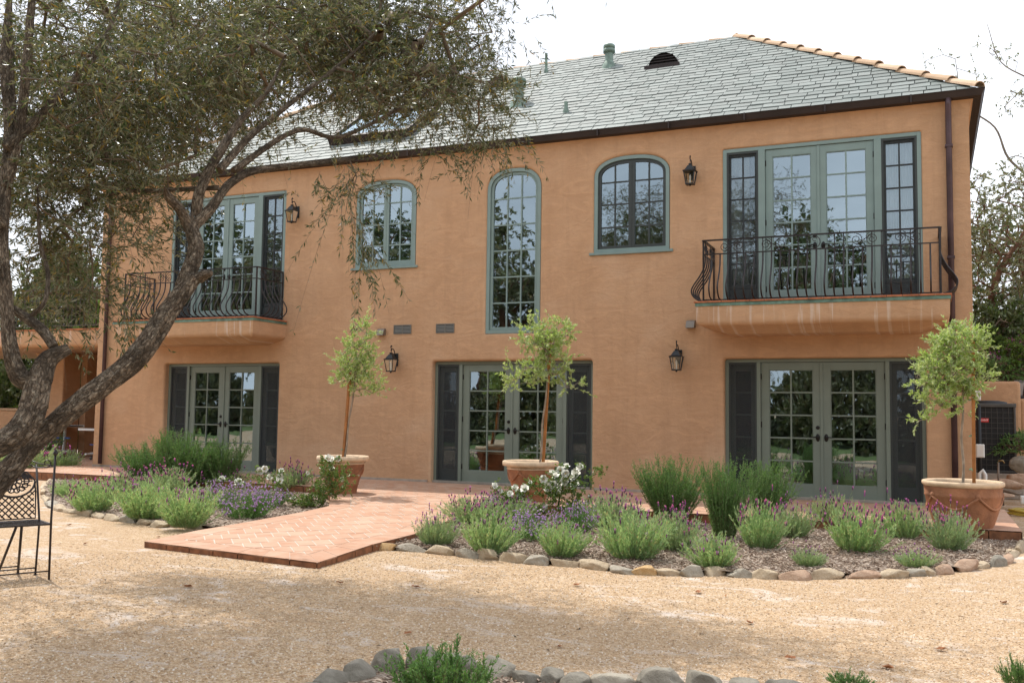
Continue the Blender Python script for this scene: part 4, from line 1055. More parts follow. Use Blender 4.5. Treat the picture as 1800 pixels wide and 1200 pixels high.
# ================================================================== POTS WITH YOUNG OLIVE TREES
def pot(x, y, z, R, H, label, worn, rz=0, squat=False):
    t = empty('terracotta_pot', (x, y, z), rz, label, 'pot', 'large terracotta pots')
    m = MB(); b = .62 if squat else .56
    if squat: prof = [(0, 0), (R*.52, 0), (R*.58, .02), (R*.74, H*.25), (R*.86, H*.5), (R*.92, H*.72), (R*.945, H*.745), (R*.93, H*.77), (R*.95, H*.9)]
    else: prof = [(0, 0), (R*.54, 0), (R*.56, H*.08), (R*.60, H*.26), (R*.635, H*.275), (R*.62, H*.30), (R*.72, H*.5), (R*.80, H*.74), (R*.82, H*.86)]
    n = 64; m.lathe(prof, (0, 0, 0), n)
    # draped swags in relief
    for k in range(5):
        a0 = 2*pi*k/5+.3; pts = []
        for i in range(11):
            u = i/10; a = a0+u*2*pi/5; zz = H*(.74-.22*sin(pi*u)); rr = np.interp(zz, [p[1] for p in prof[1:]], [p[0] for p in prof[1:]])+.004; pts.append((rr*cos(a), rr*sin(a), zz))
        m.tube(pts, .016, 6)
        rr = np.interp(H*.76, [p[1] for p in prof[1:]], [p[0] for p in prof[1:]]); m.lathe([(0, .02), (.03, .01), (.034, 0)], (0, 0, 0), 10, M=Matrix.Translation((rr*cos(a0), rr*sin(a0), H*.76)) @ Matrix.Rotation(a0, 4, 'Z') @ Matrix.Rotation(pi/2, 4, 'Y'))
    m.build('body', 'terracotta', t)
    m = MB(); e = .955*R if squat else .83*R
    rimp = [(e-.02, H*.87), (R*.99, H*.885), (R, H*.93), (R*.995, H*.985), (R*.965, H), (R*.90, H*.995), (R*.86, H*.93), (R*.84, H*.80)]
    if squat: rimp = [(e-.02, H*.89), (R*.985, H*.925), (R, H*.955), (R*.99, H*.99), (R*.955, H), (R*.91, H*.985), (R*.89, H*.93), (R*.87, H*.80)]
    m.lathe(rimp, (0, 0, 0), n); m.build('rim', 'terracotta_rim', t)
    m = MB(); m.lathe([(R*.87, H*.84), (R*.4, H*.86), (0, H*.87)], (0, 0, 0), 24); m.build('soil', 'soil', t)
    return t
def young_olive(x, y, z, z1, lean, blobs_, label, seed, nt=150, K=30, bx=0):
    """standard olive: thin stem with a loose ball crown; blobs_ = (dx,dy,z,rx,ry,rz)"""
    r = np.random.default_rng(seed); t = empty('potted_olive_tree', (x, y, 0), 0, label, 'tree', 'young olive trees in pots')
    pts = [(bx+(lean-bx)*f+w_, .03, z+(z1-z)*f) for f, w_ in ((0, 0), (.2, .012), (.45, -.012), (.7, .008), (1, 0))]
    limb_mesh([(pts, [.017, .015, .014, .013, .010])], 'trunk', 'bark_pale', t, 10, .16, seed, 8)
    tg = []; w = np.array([b[3]*b[4]*b[5] for b in blobs_]); w = w/w.sum()
    for i in range(nt):
        b = blobs_[r.choice(len(blobs_), p=w)]; d = nrm(r.normal(size=3)); q = r.uniform(.25, .85)**.6
        tg.append(np.array([b[0]+d[0]*b[3]*q, b[1]+d[1]*b[4]*q, b[2]+d[2]*b[5]*q]))
    tg = np.array(tg); C, _ = catmull(pts, [1]*5, 5); C = [c for c in C if c[2] > z1-.45]+[(lean, 0, z1+.12)]
    V, F, tips, al = grow(C, tg, r, .08, .12, .0022, .5, .3)
    o = link('branches', fast_mesh('branches', V, F, ['bark_pale'], smooth=True), t)
    cen = np.array([b[:3] for b in blobs_]); near = np.argmin(np.linalg.norm(tips[:, None]-cen[None], axis=2), axis=1)
    d = nrm(nrm(tips-cen[near])*1.0+r.normal(size=tips.shape)*.6+np.array([0, 0, .5]))
    tips2 = np.vstack([tips, tips+r.normal(size=tips.shape)*.03]); d2 = nrm(np.vstack([d, nrm(r.normal(size=d.shape)+np.array([0, 0, .4]))]))
    V, F, mi = sprays(tips2, d2, r.uniform(.08, .20, len(tips2))*np.where(r.random(len(tips2)) < .12, 1.9, 1), K, .050, .0155, r.uniform(-.25, .2, len(tips2)), r, (.35, .95), .0015, .05)
    link('crown', fast_mesh('crown', V, F, ['leaf_young', 'bark_pale'], mi), t)
    return t
def stake(x, y, z0, p1, label, ties, ex=.03):
    t = empty('wooden_stake', (x, y, 0), 0, label, 'stake', 'wooden tree stakes')
    m = MB(); m.bar((0, 0, z0), (p1[0], p1[1], p1[2]), .038, .038); m.build('post', 'stake_wood', t, bevel=.003)
    for f in ties:
        z = z0+(p1[2]-z0)*f; xx = p1[0]*f; m = MB(); m.tube([(xx+.028*cos(a)-.02, -.0+.028*sin(a), z+.012*sin(a+1)) for a in np.linspace(0, 2*pi, 15)], .0035, 5, caps=False); m.tube([(xx-.02, -.03, z), (xx-.01, -.05, z-.03)], .003, 4); m.build('tie', 'tie_green', t)
p1 = G(601, 872, -.10); p2 = G(932, 884, -.08); p3 = G(1694, 938, -.14)
pot(p1[0], p1[1], -.08, .40, .60, 'terracotta pot with pale rim and relief swags beside the left side of the path', 1)
pot(p2[0], p2[1], -.07, .41, .60, 'terracotta pot behind the white roses, in front of the middle doors', 1, .5)
pot(p3[0], p3[1], GZ+.03, .455, .66, 'wide weathered terracotta pot at the right end of the right bed', 1, 1.0, True)
mpp1 = 1/132.
def W2(px, py, P): # point seen at the pixel, at the depth of P
    d = float(np.dot(np.array([P[0], P[1], 1.])-CAM, AF)); return at(px, py, d)
def crownblobs(P, L):
    out = []
    for (px, py, rpx, rpz, dy) in L:
        c = W2(px, py, P); s = float(np.dot(c-CAM, AF))/CF; out.append((c[0]-P[0], dy+c[1]-P[1], c[2], rpx*s, rpx*s*.85, rpz*s))
    return out
young_olive(p1[0], p1[1], .42, 1.75, .17, crownblobs(p1, [(632, 590, 24, 30, 0), (628, 640, 38, 40, 0), (634, 676, 34, 24, .1), (612, 665, 24, 20, -.1), (622, 620, 30, 30, 0)]), 'slim young olive tree in the left pot beside the path', 21, 150, 22)
young_olive(p2[0], p2[1], .42, 1.85, .24, crownblobs(p2, [(968, 590, 46, 30, 0), (930, 588, 22, 26, -.1), (975, 640, 36, 34, 0), (925, 660, 42, 22, -.1), (895, 655, 16, 12, 0), (1000, 672, 26, 18, .1), (940, 615, 30, 25, .1)]), 'round crowned young olive tree in the middle pot before the doors', 22, 190, 22, .12)
young_olive(p3[0], p3[1], .42, 1.7, .02, crownblobs(p3, [(1688, 600, 44, 36, 0), (1660, 650, 44, 36, 0), (1615, 668, 26, 15, -.15), (1700, 655, 36, 46, .1), (1640, 700, 28, 22, -.1), (1622, 738, 11, 16, -.1), (1672, 570, 18, 16, 0), (1690, 720, 22, 24, .1)]), 'leaning loose crowned young olive tree in the rightmost pot', 23, 270, 22)
def stk(P, pa, pb, label, ties):
    a = W2(*pa, P); b = W2(*pb, P); stake(a[0]+.02, a[1]+.02, .42, (b[0]-a[0], b[1]-a[1], b[2]), label, ties)
stk(p1, (600, 800), (612, 655), 'brown wooden stake supporting the slim olive tree in the left pot', (.15, .55, .9))
stk(p2, (951, 826), (965, 590), 'brown wooden stake supporting the olive tree in the middle pot', (.1, .3, .5, .8))
stk(p3, (1709, 858), (1707, 600), 'orange brown wooden stake in the rightmost pot', (.12, .35, .6))

# ================================================================== SHRUBS
def uplift(v): return nrm(v)
def lavender_mesh(seed, n=230, h=.36, r_=.23, nf=60, grey=False, fl='flower_purple'):
    r = np.random.default_rng(seed); a = r.uniform(0, 2*pi, n); q = np.sqrt(r.random(n)); rad = q*r_*.55
    st = np.stack([rad*np.cos(a), rad*np.sin(a), np.full(n, .0)], 1)
    tilt = q**1.3*.95+r.normal(0, .13, n); d = nrm(np.stack([np.sin(tilt)*np.cos(a), np.sin(tilt)*np.sin(a), np.cos(tilt)], 1))
    L = h*r.uniform(.5, 1.08, n)*(1-.15*q)
    V, F, mi = sprays(st, d, L, 34, .036, .0075, -.12*q, r, (.2, .65), .0018, .10)
    k = r.choice(n, nf); a2 = a[k]+r.normal(0, .2, nf); t2 = np.clip(tilt[k]*.8+r.normal(0, .12, nf), 0, 1.1); d2 = nrm(np.stack([np.sin(t2)*np.cos(a2), np.sin(t2)*np.sin(a2), np.cos(t2)], 1)); L2 = np.maximum(L[k], h*.7)*r.uniform(.75, 1.32, nf)
    V2, F2, m2 = sprays(st[k], d2, L2, 8, .022, .004, -.08, r, (.2, .6), .0015, .6)
    top = st[k]+d2*L2[:, None]+np.array([0, 0, 1.])*(.08*L2)[:, None]
    B, FB = blobs(top, .0082, r, 1.9); T, FT = leaves(np.repeat(top+[0, 0, .014], 3, 0), nrm(r.normal(size=(nf*3, 3))*.5+[0, 0, 1.]), .024, .013, r)
    g = 'leaf_lavender_grey' if grey else 'leaf_lavender'
    foliage = merge([(V, F, mi), (V2, F2, m2)]); fl_ = merge([(B, FB, 0), (T, FT, 1)])
    return fast_mesh('foliage', foliage[0], foliage[1], [g, g], foliage[2]), fast_mesh('flowers', fl_[0], fl_[1], ['flower_dark', fl], fl_[2])
LV = [lavender_mesh(31, nf=34), lavender_mesh(32, 200, .34, .24, 46, True), lavender_mesh(33, 260, .38, .26, 26, False), lavender_mesh(34, 220, .37, .24, 80, True, 'flower_magenta'), lavender_mesh(35, 210, .36, .25, 60, False, 'flower_magenta')]
def shrub(name, meshes, px, py, wpx, hpx, w0, h0, label, cat, group, z=GZ+.035, rot=None):
    if name == 'lavender': py -= 7; hpx *= .98
    P = G(px, py, z); s = float(np.dot(P-CAM, AF))/CF; t = empty(name, P, rng.uniform(0, 6) if rot is None else rot, label, cat, group); t.rotation_euler[0] = rng.uniform(-.13, .13); t.rotation_euler[1] = rng.uniform(-.13, .13)
    k = wpx*s/w0; kz = hpx*s/h0; t.scale = (k, k, kz)
    for nm, me in zip(('foliage', 'flowers', 'stems'), meshes):
        c = link(nm, me, t)
        if nm == 'flowers': c['kind'] = 'stuff'
    return t
LR = [ # base x, y, width, height, variant, label
 (768, 966, 72, 78, 1, 'lavender shrub nearest the path corner in the right bed'), (858, 978, 92, 100, 0, 'tall pale lavender, second along the stone border right of the path'),
 (985, 985, 84, 80, 2, 'low lavender behind the border, below the white roses'), (1112, 989, 112, 112, 2, 'large green lavender right of the white roses, near the border'),
 (1072, 935, 92, 78, 3, 'lavender with dense magenta spikes behind the large green lavender'), (1186, 976, 86, 92, 3, 'magenta flowered lavender left of the dark rosemary'),
 (1253, 1004, 84, 80, 0, 'flowerless pale lavender at the border below the rosemary'), (1337, 970, 84, 108, 4, 'magenta tipped lavender in front of the tall rosemary'),
 (1395, 952, 64, 84, 1, 'narrow grey lavender right of the magenta tipped one, by the terrace step'), (1464, 936, 74, 86, 1, 'grey lavender against the terrace before the right doors'),
 (1508, 976, 102, 108, 4, 'wide lavender with magenta tips in the middle of the right bed'), (1590, 953, 76, 86, 4, 'upright lavender left of the rightmost pot'),
 (1668, 974, 80, 92, 3, 'lavender directly in front of the rightmost pot'), (1420, 1003, 58, 48, 1, 'small young lavender near the border, centre of the right bed'),
 (1612, 1004, 70, 44, 1, 'small grey lavender at the border at right'), (828, 925, 96, 60, 3, 'lavender row with purple spikes beside the path, behind the front ones'),
 (900, 925, 80, 60, 1, 'grey lavender mixed among the lilac flowers by the roses')]
LLf = [(163, 906, 80, 74, 4, 'bright lavender at the left end of the left bed'), (126, 878, 56, 38, 2, 'low green lavender behind the leftmost stones'), (256, 919, 90, 88, 2, 'green lavender near the stones, left of the one by the path'),
 (326, 932, 92, 92, 2, 'lavender nearest the path in the left bed'), (212, 884, 62, 62, 3, 'dark lavender behind, below the left rosemary'), (290, 880, 80, 66, 3, 'purple spiked lavender below the large rosemary'),
 (392, 862, 80, 46, 4, 'purple spiked lavender right of the large rosemary'), (513, 870, 62, 58, 3, 'tall dark lavender left of the pot beside the path'), (108, 834, 56, 46, 2, 'lavender by the patio edge left of the villa corner'), (30, 838, 110, 76, 3, 'purple lavender behind the iron chair')]
for (x, y, w, h, v, lb) in LR: shrub('lavender', LV[v], x, y, w, h, .56, .47, lb, 'lavender', 'lavender shrubs in the right bed')
for (x, y, w, h, v, lb) in LLf: shrub('lavender', LV[v], x, y, w, h, .56, .47, lb, 'lavender', 'lavender shrubs in the left bed')
def rosemary_mesh(seed, n=190, h=.75, r_=.36, upr=.62, K=84, ll=.030):
    r = np.random.default_rng(seed); a = r.uniform(0, 2*pi, n); q = np.sqrt(r.random(n)); st = np.stack([q*r_*.45*np.cos(a), q*r_*.45*np.sin(a), np.zeros(n)], 1)
    tilt = q*upr+r.normal(0, .10, n); d = nrm(np.stack([np.sin(tilt)*np.cos(a), np.sin(tilt)*np.sin(a), np.cos(tilt)], 1)); L = h*r.uniform(.5, 1.05, n)
    a1 = sprays(st, d, L, K, ll, .0075, -.10, r, (.45, 1.1), .0022, .05)
    # side shoots
    m = n*3; k = r.choice(n, m); u = r.uniform(.25, .9, m)[:, None]; s2 = st[k]+d[k]*L[k][:, None]*u+[0, 0, .02]; d2 = nrm(d[k]*.7+r.normal(size=(m, 3))*.35+[0, 0, .5])
    a2 = sprays(s2, d2, h*r.uniform(.12, .30, m), 26, ll, .0072, -.1, r, (.4, 1.0), .0018, .05)
    V, F, mi = merge([a1, a2]); return fast_mesh('foliage', V, F, ['leaf_rosemary', 'bark_twig'], mi)
RM = [rosemary_mesh(41), rosemary_mesh(42, 170, .75, .32, .42), rosemary_mesh(43, 150, .55, .40, .8)]
for (x, y, w, h, v, lb) in [(1180, 922, 98, 118, 0, 'rounded rosemary bush left of the taller pair, against the wall between the doors'), (1272, 945, 92, 132, 1, 'tall dark rosemary bush in the right bed, left of its pair'), (1345, 925, 86, 112, 1, 'rosemary bush before the left leaf of the right doors'),
      (258, 852, 88, 74, 0, 'rosemary bush before the wall, left of the left doors'), (322, 856, 92, 100, 0, 'tallest rosemary bush before the left doors'), (385, 855, 84, 82, 0, 'rosemary bush at the right edge of the left doors'), (45, 815, 90, 60, 0, 'dark bush behind the olive trunk by the patio')]:
    shrub('rosemary', [RM[v]], x, y, w, h, .78, .80, lb, 'rosemary', 'rosemary bushes')
# near bed plants
NB = rosemary_mesh(44, 90, .30, .26, 1.0, 40, .022)
for (x, y, w, h, lb) in [(775, 1240, 190, 105, 'creeping rosemary in the near bed at the bottom of the photo'), (1495, 1215, 90, 32, 'tip of a green sprig at the bottom edge, right of centre'), (1790, 1212, 60, 55, 'thin grey green sprigs in the bottom right corner')]:
    shrub('creeping_rosemary', [NB], x, y, w, h, .62, .30, lb, 'rosemary', 'creeping rosemary at the bottom edge')
# lilac flowered verbena mounds
def verbena_mesh(seed, n=240, h=.34, r_=.36, nf=330):
    r = np.random.default_rng(seed); a = r.uniform(0, 2*pi, n); q = np.sqrt(r.random(n)); st = np.stack([q*r_*.5*np.cos(a), q*r_*.5*np.sin(a), np.zeros(n)], 1)
    tilt = q*1.05+r.normal(0, .15, n); d = nrm(np.stack([np.sin(tilt)*np.cos(a), np.sin(tilt)*np.sin(a), np.cos(tilt)], 1)); L = h*r.uniform(.6, 1.1, n)
    V, F, mi = sprays(st, d, L, 22, .030, .007, -.05, r, (.3, 1.1), .0015, .1)
    k = r.choice(n, nf); u = r.uniform(.9, 1.08, nf); top = st[k]+d[k]*(L[k]*u)[:, None]+r.normal(size=(nf, 3))*.025+[0, 0, .02]
    B, FB = blobs(top, r.uniform(.009, .016, nf), r, .6); T, FT = leaves(np.repeat(top, 4, 0), nrm(r.normal(size=(nf*4, 3))+[0, 0, .5]), .014, .010, r)
    f = merge([(B, FB, 0), (T, FT, 0)]); return fast_mesh('foliage', V, F, ['leaf_rosemary', 'leaf_rosemary'], mi), fast_mesh('flowers', f[0], f[1], ['flower_lilac'])
VB = [verbena_mesh(51), verbena_mesh(52, 200, .3, .4, 300)]
for (x, y, w, h, v, lb) in [(438, 910, 108, 72, 0, 'lilac flowered mound beside the left edge of the path'), (388, 893, 80, 62, 1, 'lilac flowered mound between lavender and path in the left bed'), (478, 890, 74, 40, 1, 'low lilac flowers left of the pot beside the path'),
      (935, 950, 106, 66, 1, 'lilac flowered mound below the white roses'), (1010, 935, 80, 60, 0, 'lilac flowers at the foot of the white rose bush'), (880, 905, 90, 46, 0, 'lilac flowers beside the path below the middle pot')]:
    shrub('verbena', VB[v], x, y, w, h, .84, .42, lb, 'flowers', 'lilac flowered mounds')
# roses
def blossom_mesh(seed):
    r = np.random.default_rng(seed); m = MB()
    for ringi, (k, tilt, L, w) in enumerate([(6, 1.15, .036, .034), (5, .75, .032, .030), (5, .35, .026, .024)]):
        for j in range(k):
            a = 2*pi*j/k+ringi*.5+r.normal()*.1; o_ = Vector((cos(a), sin(a), 0)); s = Vector((-sin(a), cos(a), 0)); vs = []
            for iu, u in enumerate((0, .5, 1)):
                rad = .006+L*sin(tilt)*u; z = L*cos(tilt)*u+(.010*u*u if ringi else -.006*u*u)
                for b in (-1, 0, 1): vs.append(o_*rad*(1-.12*abs(b)*u)+s*b*w*.5*sin(pi*(.15+.6*u))+Vector((0, 0, z+.004*abs(b))))
            m.add(vs, [(0, 1, 4, 3), (1, 2, 5, 4), (3, 4, 7, 6), (4, 5, 8, 7)], 0, True)
    m.lathe([(0, 0), (.008, .008), (.006, .016), (0, .018)], (0, 0, 0), 8, 1)
    me = bpy.data.meshes.new('blossom'); me.from_pydata(m.v, [], m.f); me.materials.append(MT['petal_white']); me.materials.append(MT['petal_core']); me.polygons.foreach_set('material_index', m.m); me.polygons.foreach_set('use_smooth', m.sm); return me
BL = [blossom_mesh(61), blossom_mesh(62), blossom_mesh(63)]
def rose(base, blooms, leafpts, label, seed, lsz=.034):
    """base pixel; blossoms and leafy cane ends given where the photo shows them, with their own depth offset"""
    r = np.random.default_rng(seed); B = G(*base, GZ+.03); t = empty('rose_bush', B, 0, label, 'rose bush', 'white rose bushes')
    dep = float(np.dot(B-CAM, AF)); pts = []; bl = []
    for (px, py, s) in blooms: q = at(px, py, dep+r.uniform(-.15, .15)); bl.append((q-B, s)); pts.append(q-B-np.array([0, 0, .02]))
    for (px, py, k) in leafpts:
        for _ in range(k): q = at(px+r.normal()*9, py+r.normal()*8, dep+r.uniform(-.2, .2)); pts.append(q-B)
    pts = [p if p[2] > .03 else np.array([p[0], p[1], .05]) for p in pts]
    V, F, tips, al = grow([(0, 0, 0), (.02, 0, .06), (-.02, .02, .10)], pts, r, .07, .10, .0018, .45, .5)
    link('canes', fast_mesh('canes', V, F, ['leaf_rose']), t)
    st = np.repeat(tips, 5, 0)+r.normal(size=(len(tips)*5, 3))*.03; st = np.vstack([st, al[r.choice(len(al), int(len(al)*.9))]]); d = nrm(r.normal(size=st.shape)+[0, 0, .5])
    V, F, mi = sprays(st, d, r.uniform(.05, .13, len(st)), 11, lsz, lsz*.6, .2, r, (.7, 1.3), .0012, .15, 3, .3); link('foliage', fast_mesh('foliage', V, F, ['leaf_rose', 'leaf_rose'], mi), t)
    for i, (q, s) in enumerate(bl):
        o = link('blossom', BL[i % 3], t); o.location = q; d = Vector(CAM-B-q).normalized()+Vector(r.normal(size=3)*.5)+Vector((0, 0, .7)); o.rotation_euler = d.to_track_quat('Z', 'Y').to_euler(); o.scale = (s*1.5,)*3
rose((1000, 915), [(868, 854, .85), (879, 863, .6), (904, 860, 1), (911, 866, 1), (923, 860, 1.1), (897, 868, .8), (915, 876, .6), (955, 842, 1), (970, 835, 1.2), (978, 838, 1), (962, 848, 1), (966, 857, 1.1), (972, 851, 1.1), (985, 826, 1), (996, 821, .9), (993, 831, 1), (991, 845, 1.1), (984, 854, 1.2), (978, 860, 1.1), (1020, 822, 1), (1013, 833, 1.2), (1007, 841, .8), (1011, 852, 1.2), (960, 864, .9), (1003, 897, .9), (1001, 911, 1.1), (1050, 890, 1.1), (957, 893, 1.1), (945, 898, 1), (932, 848, .5), (1033, 871, .5), (915, 880, .9), (890, 880, .8), (1018, 922, .8)],
     [(905, 880, 4), (940, 868, 4), (975, 875, 5), (1010, 880, 8), (1030, 900, 10), (1020, 920, 10), (1045, 915, 6), (1000, 900, 6), (1030, 850, 3), (1045, 828, 3), (930, 850, 2), (950, 900, 5), (1000, 860, 4), (890, 875, 3)], 'white rose bush with a large blossom cluster before the middle pot', 71)
rose((535, 892), [(457, 826, 1.1), (465, 824, .9), (420, 848, 1.1), (425, 851, .9), (491, 838, 1), (489, 845, 1.1), (474, 839, .9), (575, 806, 1.1), (582, 808, 1), (578, 813, .9), (592, 806, .9), (583, 824, .8), (603, 843, .8), (515, 876, .7), (495, 828, .8), (541, 831, .5), (390, 842, .9)],
     [(560, 855, 8), (580, 835, 8), (600, 845, 7), (590, 862, 8), (540, 880, 10), (545, 892, 8), (520, 885, 5), (565, 870, 6), (575, 818, 3), (610, 835, 3), (480, 850, 3), (460, 838, 2)], 'white rose bush climbing over the left pot beside the path', 72, .032)

# ================================================================== IRON GARDEN CHAIR
def garden_chair():
    fr = G(86, 1018, GZ); dirx = G(0, 1026, GZ)-fr; ang = atan2(-dirx[1], -dirx[0]); X = np.array([cos(ang), sin(ang)])
    w = .44; o = fr[:2]-X*w/2; t = empty('garden_chair', (o[0], o[1], GZ), ang, 'black wrought iron folding chair with floral back, at the left edge by the olive trunk', 'chair')
    # local: x along the front, y towards the back
    h = w/2; T = .0065
    for s in (-1, 1):
        m = MB(); m.tube([(s*h, 0, 0), (s*(h+.003), .03, .50), (s*(h+.02), .06, 1.02)], .0095, 8); m.lathe([(0, -.03), (.018, -.015), (.02, 0), (.012, .02), (0, .035)], (s*(h+.021), .062, 1.04), 10); m.build('side_post', 'iron', t)
        m = MB(); m.tube([(s*(h-.035), .30, .0), (s*(h-.03), .27, .45), (s*(h-.045), .40, .93)], .009, 8); m.box(s*(h-.035)-.016, s*(h-.035)+.016, .285, .315, 0, .006); m.build('leg', 'iron', t)
        m = MB(); m.tube([(s*(h-.14), .44, 0), (s*(h-.20), .12, .44)], .011, 8); m.box(s*(h-.14)-.014, s*(h-.14)+.014, .43, .455, 0, .006); m.build('leg', 'iron', t)
    m = MB(); m.tube([(-h, .003, .07), (h, .003, .07)], .006, 8); m.tube([(-h+.035, .297, .06), (h-.035, .297, .06)], .006, 8); m.tube([(-h+.15, .40, .07), (h-.15, .40, .07)], .006, 8)
    m.tube([(-h, .03, .45), (h, .03, .45)], .007, 8); m.build('stretcher', 'iron', t)
    # seat: woven flat bars
    m = MB(); z = .455
    for a, b in (((-h+.01, .01), (h-.01, .01)), ((h-.01, .01), (h-.02, .38)), ((h-.02, .38), (-h+.02, .38)), ((-h+.02, .38), (-h+.01, .01))): m.bar((*a, z), (*b, z), .022, .012)
    for k in range(-9, 18):
        for sg in (1, -1):
            x0 = -h+k*.048; pl = [(x0, .0) if sg > 0 else (x0, .38), (x0+.38*.75, .38) if sg > 0 else (x0+.38*.75, .0)]; a, b = pl; xa, ya = a; xb, yb_ = b
            def cl(xa, ya, xb, yb_):
                lo, hi = -h+.02, h-.02; t0, t1 = 0., 1.; dx = xb-xa
                ta, tb = (lo-xa)/dx, (hi-xa)/dx; t0, t1 = max(t0, min(ta, tb)), min(t1, max(ta, tb)); return (t0, t1) if t0 < t1 else None
            c = cl(xa, ya, xb, yb_)
            if c: m.bar((xa+(xb-xa)*c[0], ya+(yb_-ya)*c[0], z+.003*sg), (xa+(xb-xa)*c[1], ya+(yb_-ya)*c[1], z+.003*sg), .014, .0035)
    m.build('seat', 'iron', t)
    # back: lattice below, flower roundel above
    bk = MB(); bw = .165
    def B(x, z): return (x, .30+(z-.45)*.22, z)
    bk.tube([B(-bw, .48), B(-bw-.004, .70), B(-bw+.005, .80), B(-.10, .865), B(0, .885), B(.10, .865), B(bw-.005, .80), B(bw+.004, .70), B(bw, .48), B(-bw, .48)], .007, 6)
    pts = [B(bw*cos(a)*1.0, .79+.13*sin(a)) for a in np.linspace(pi, 2*pi, 14)]; bk.tube(pts, .010, 6)
    for k in range(-6, 8):
        for sg in (1, -1):
            x0 = -bw+k*.052; n_ = 24; seg = []
            for i in range(n_+1):
                u = i/n_; x = x0+u*.30; zz = .485+u*.30 if sg > 0 else .785-u*.30
                ok = -bw < x < bw and .485 < zz < .79-.13*sqrt(max(0, 1-(x/bw)**2))
                if ok: seg.append(B(x, zz))
                if (not ok or i == n_) and len(seg) > 1: bk.bar(seg[0], seg[-1], .011, .004, 0, (0, 1, .2)); seg = []
                elif not ok: seg = []
    for k in range(8):
        a = 2*pi*k/8; c = (.042*cos(a), .79+.042*sin(a)); bk.tube([B(c[0]+.019*cos(q), c[1]+.019*sin(q)) for q in np.linspace(0, 2*pi, 11)], .0058, 5)
    bk.tube([B(.02*cos(q), .79+.02*sin(q)) for q in np.linspace(0, 2*pi, 11)], .006, 5)
    for k in range(14):
        a = 2*pi*k/14; c = (.085*cos(a)*1.15, .79+.078*sin(a))
        if c[1] < .69: continue
        bk.tube([B(c[0]+.022*cos(q), c[1]+.018*sin(q)) for q in np.linspace(0, 2*pi, 9)], .0062, 5); bk.tube([B(c[0]*.62, .79+(c[1]-.79)*.62), B(c[0]*1.5, .79+(c[1]-.79)*1.12)], .005, 5)
    for s in (-1, 1):
        for q in range(5): bk.bar(B(s*.06+s*q*.02, .825+.008*q-.012*q), B(s*.05+s*q*.018, .872-.008*q), .018, .005, 0, (0, 1, .2))
    bk.build('backrest', 'iron', t)
    m = MB()
    for s in (-1, 1):
        c, _ = catmull([(s*(h+.018), .065, .93), (s*(h-.03), .20, .915), (s*(h-.07), .36, .91), (s*.06, .385, .97), (0, .385, 1.0)], [1]*5, 5); m.tube(c, .006, 6)
        m.tube([(s*(h-.035+.03*cos(a)*(1-a/9)), .10, .955+.03*sin(a)*(1-a/9)) for a in np.linspace(-1.5, 4.2, 16)], .005, 5)
        c, _ = catmull([(s*(h-.0), .08, .935), (s*(h-.10), .25, .96), (s*(h-.2), .39, 1.06)], [1]*3, 6); m.tube(c, .005, 6)
    m.build('scroll_arm', 'iron', t)
garden_chair()

# ================================================================== FOLDING TABLES ON THE PATIO
def fold_table(pa, pb, y, ztab, label):
    a = W(*pa, y); b = W(*pb, y); t = empty('folding_table', ((a[0]+b[0])/2, y, 0), 0, label, 'table', 'folding tables on the patio'); L = (b[0]-a[0])/2
    m = MB(); m.box(-L, L, 0, .74, ztab-.02, ztab); m.build('tabletop', 'table_top', t)
    m = MB(); m.box(-L-.02, L+.02, -.022, 0, ztab-.045, ztab+.006); m.box(-L-.02, L+.02, .741, .763, ztab-.045, ztab+.006); m.build('edge_frame', 'white_plastic', t, bevel=.003)
    for x in (-L*.55, L*.62):
        m = MB(); m.bar((x, .37, .12), (x+.03, .37, ztab-.03), .05, .05); m.box(x-.22, x+.22, .33, .41, .09, .13); m.box(x-.03, x+.03, .0, .74, .092, .128); m.build('leg', 'white_plastic', t, bevel=.004)
        for dx in (-.21, .21):
            m = MB(); m.lathe([(0, -.014), (.034, -.014), (.036, 0), (.034, .014), (0, .014)], (0, 0, 0), 14, M=Matrix.Translation((x+dx, .36, -.01)) @ Matrix.Rotation(pi/2, 4, 'X')); m.bar((x+dx, .36, .0), (x+dx*.9, .36, .09), .012, .03); m.build('caster', 'ac_metal', t)
    m = MB(); m.box(-L*.5, L*.95, .35, .39, ztab*.56, ztab*.56+.035); m.box(-L*.95, L*.6, .30, .33, ztab*.44, ztab*.44+.018); m.build('brace', 'blue_plastic', t)
fold_table((140, 745), (196, 745), 1.35, .70, 'white edged folding table on casters beside the villa corner on the patio')
fold_table((40, 740), (104, 740), 1.75, .74, 'white edged folding table partly hidden behind the olive trunk on the patio')

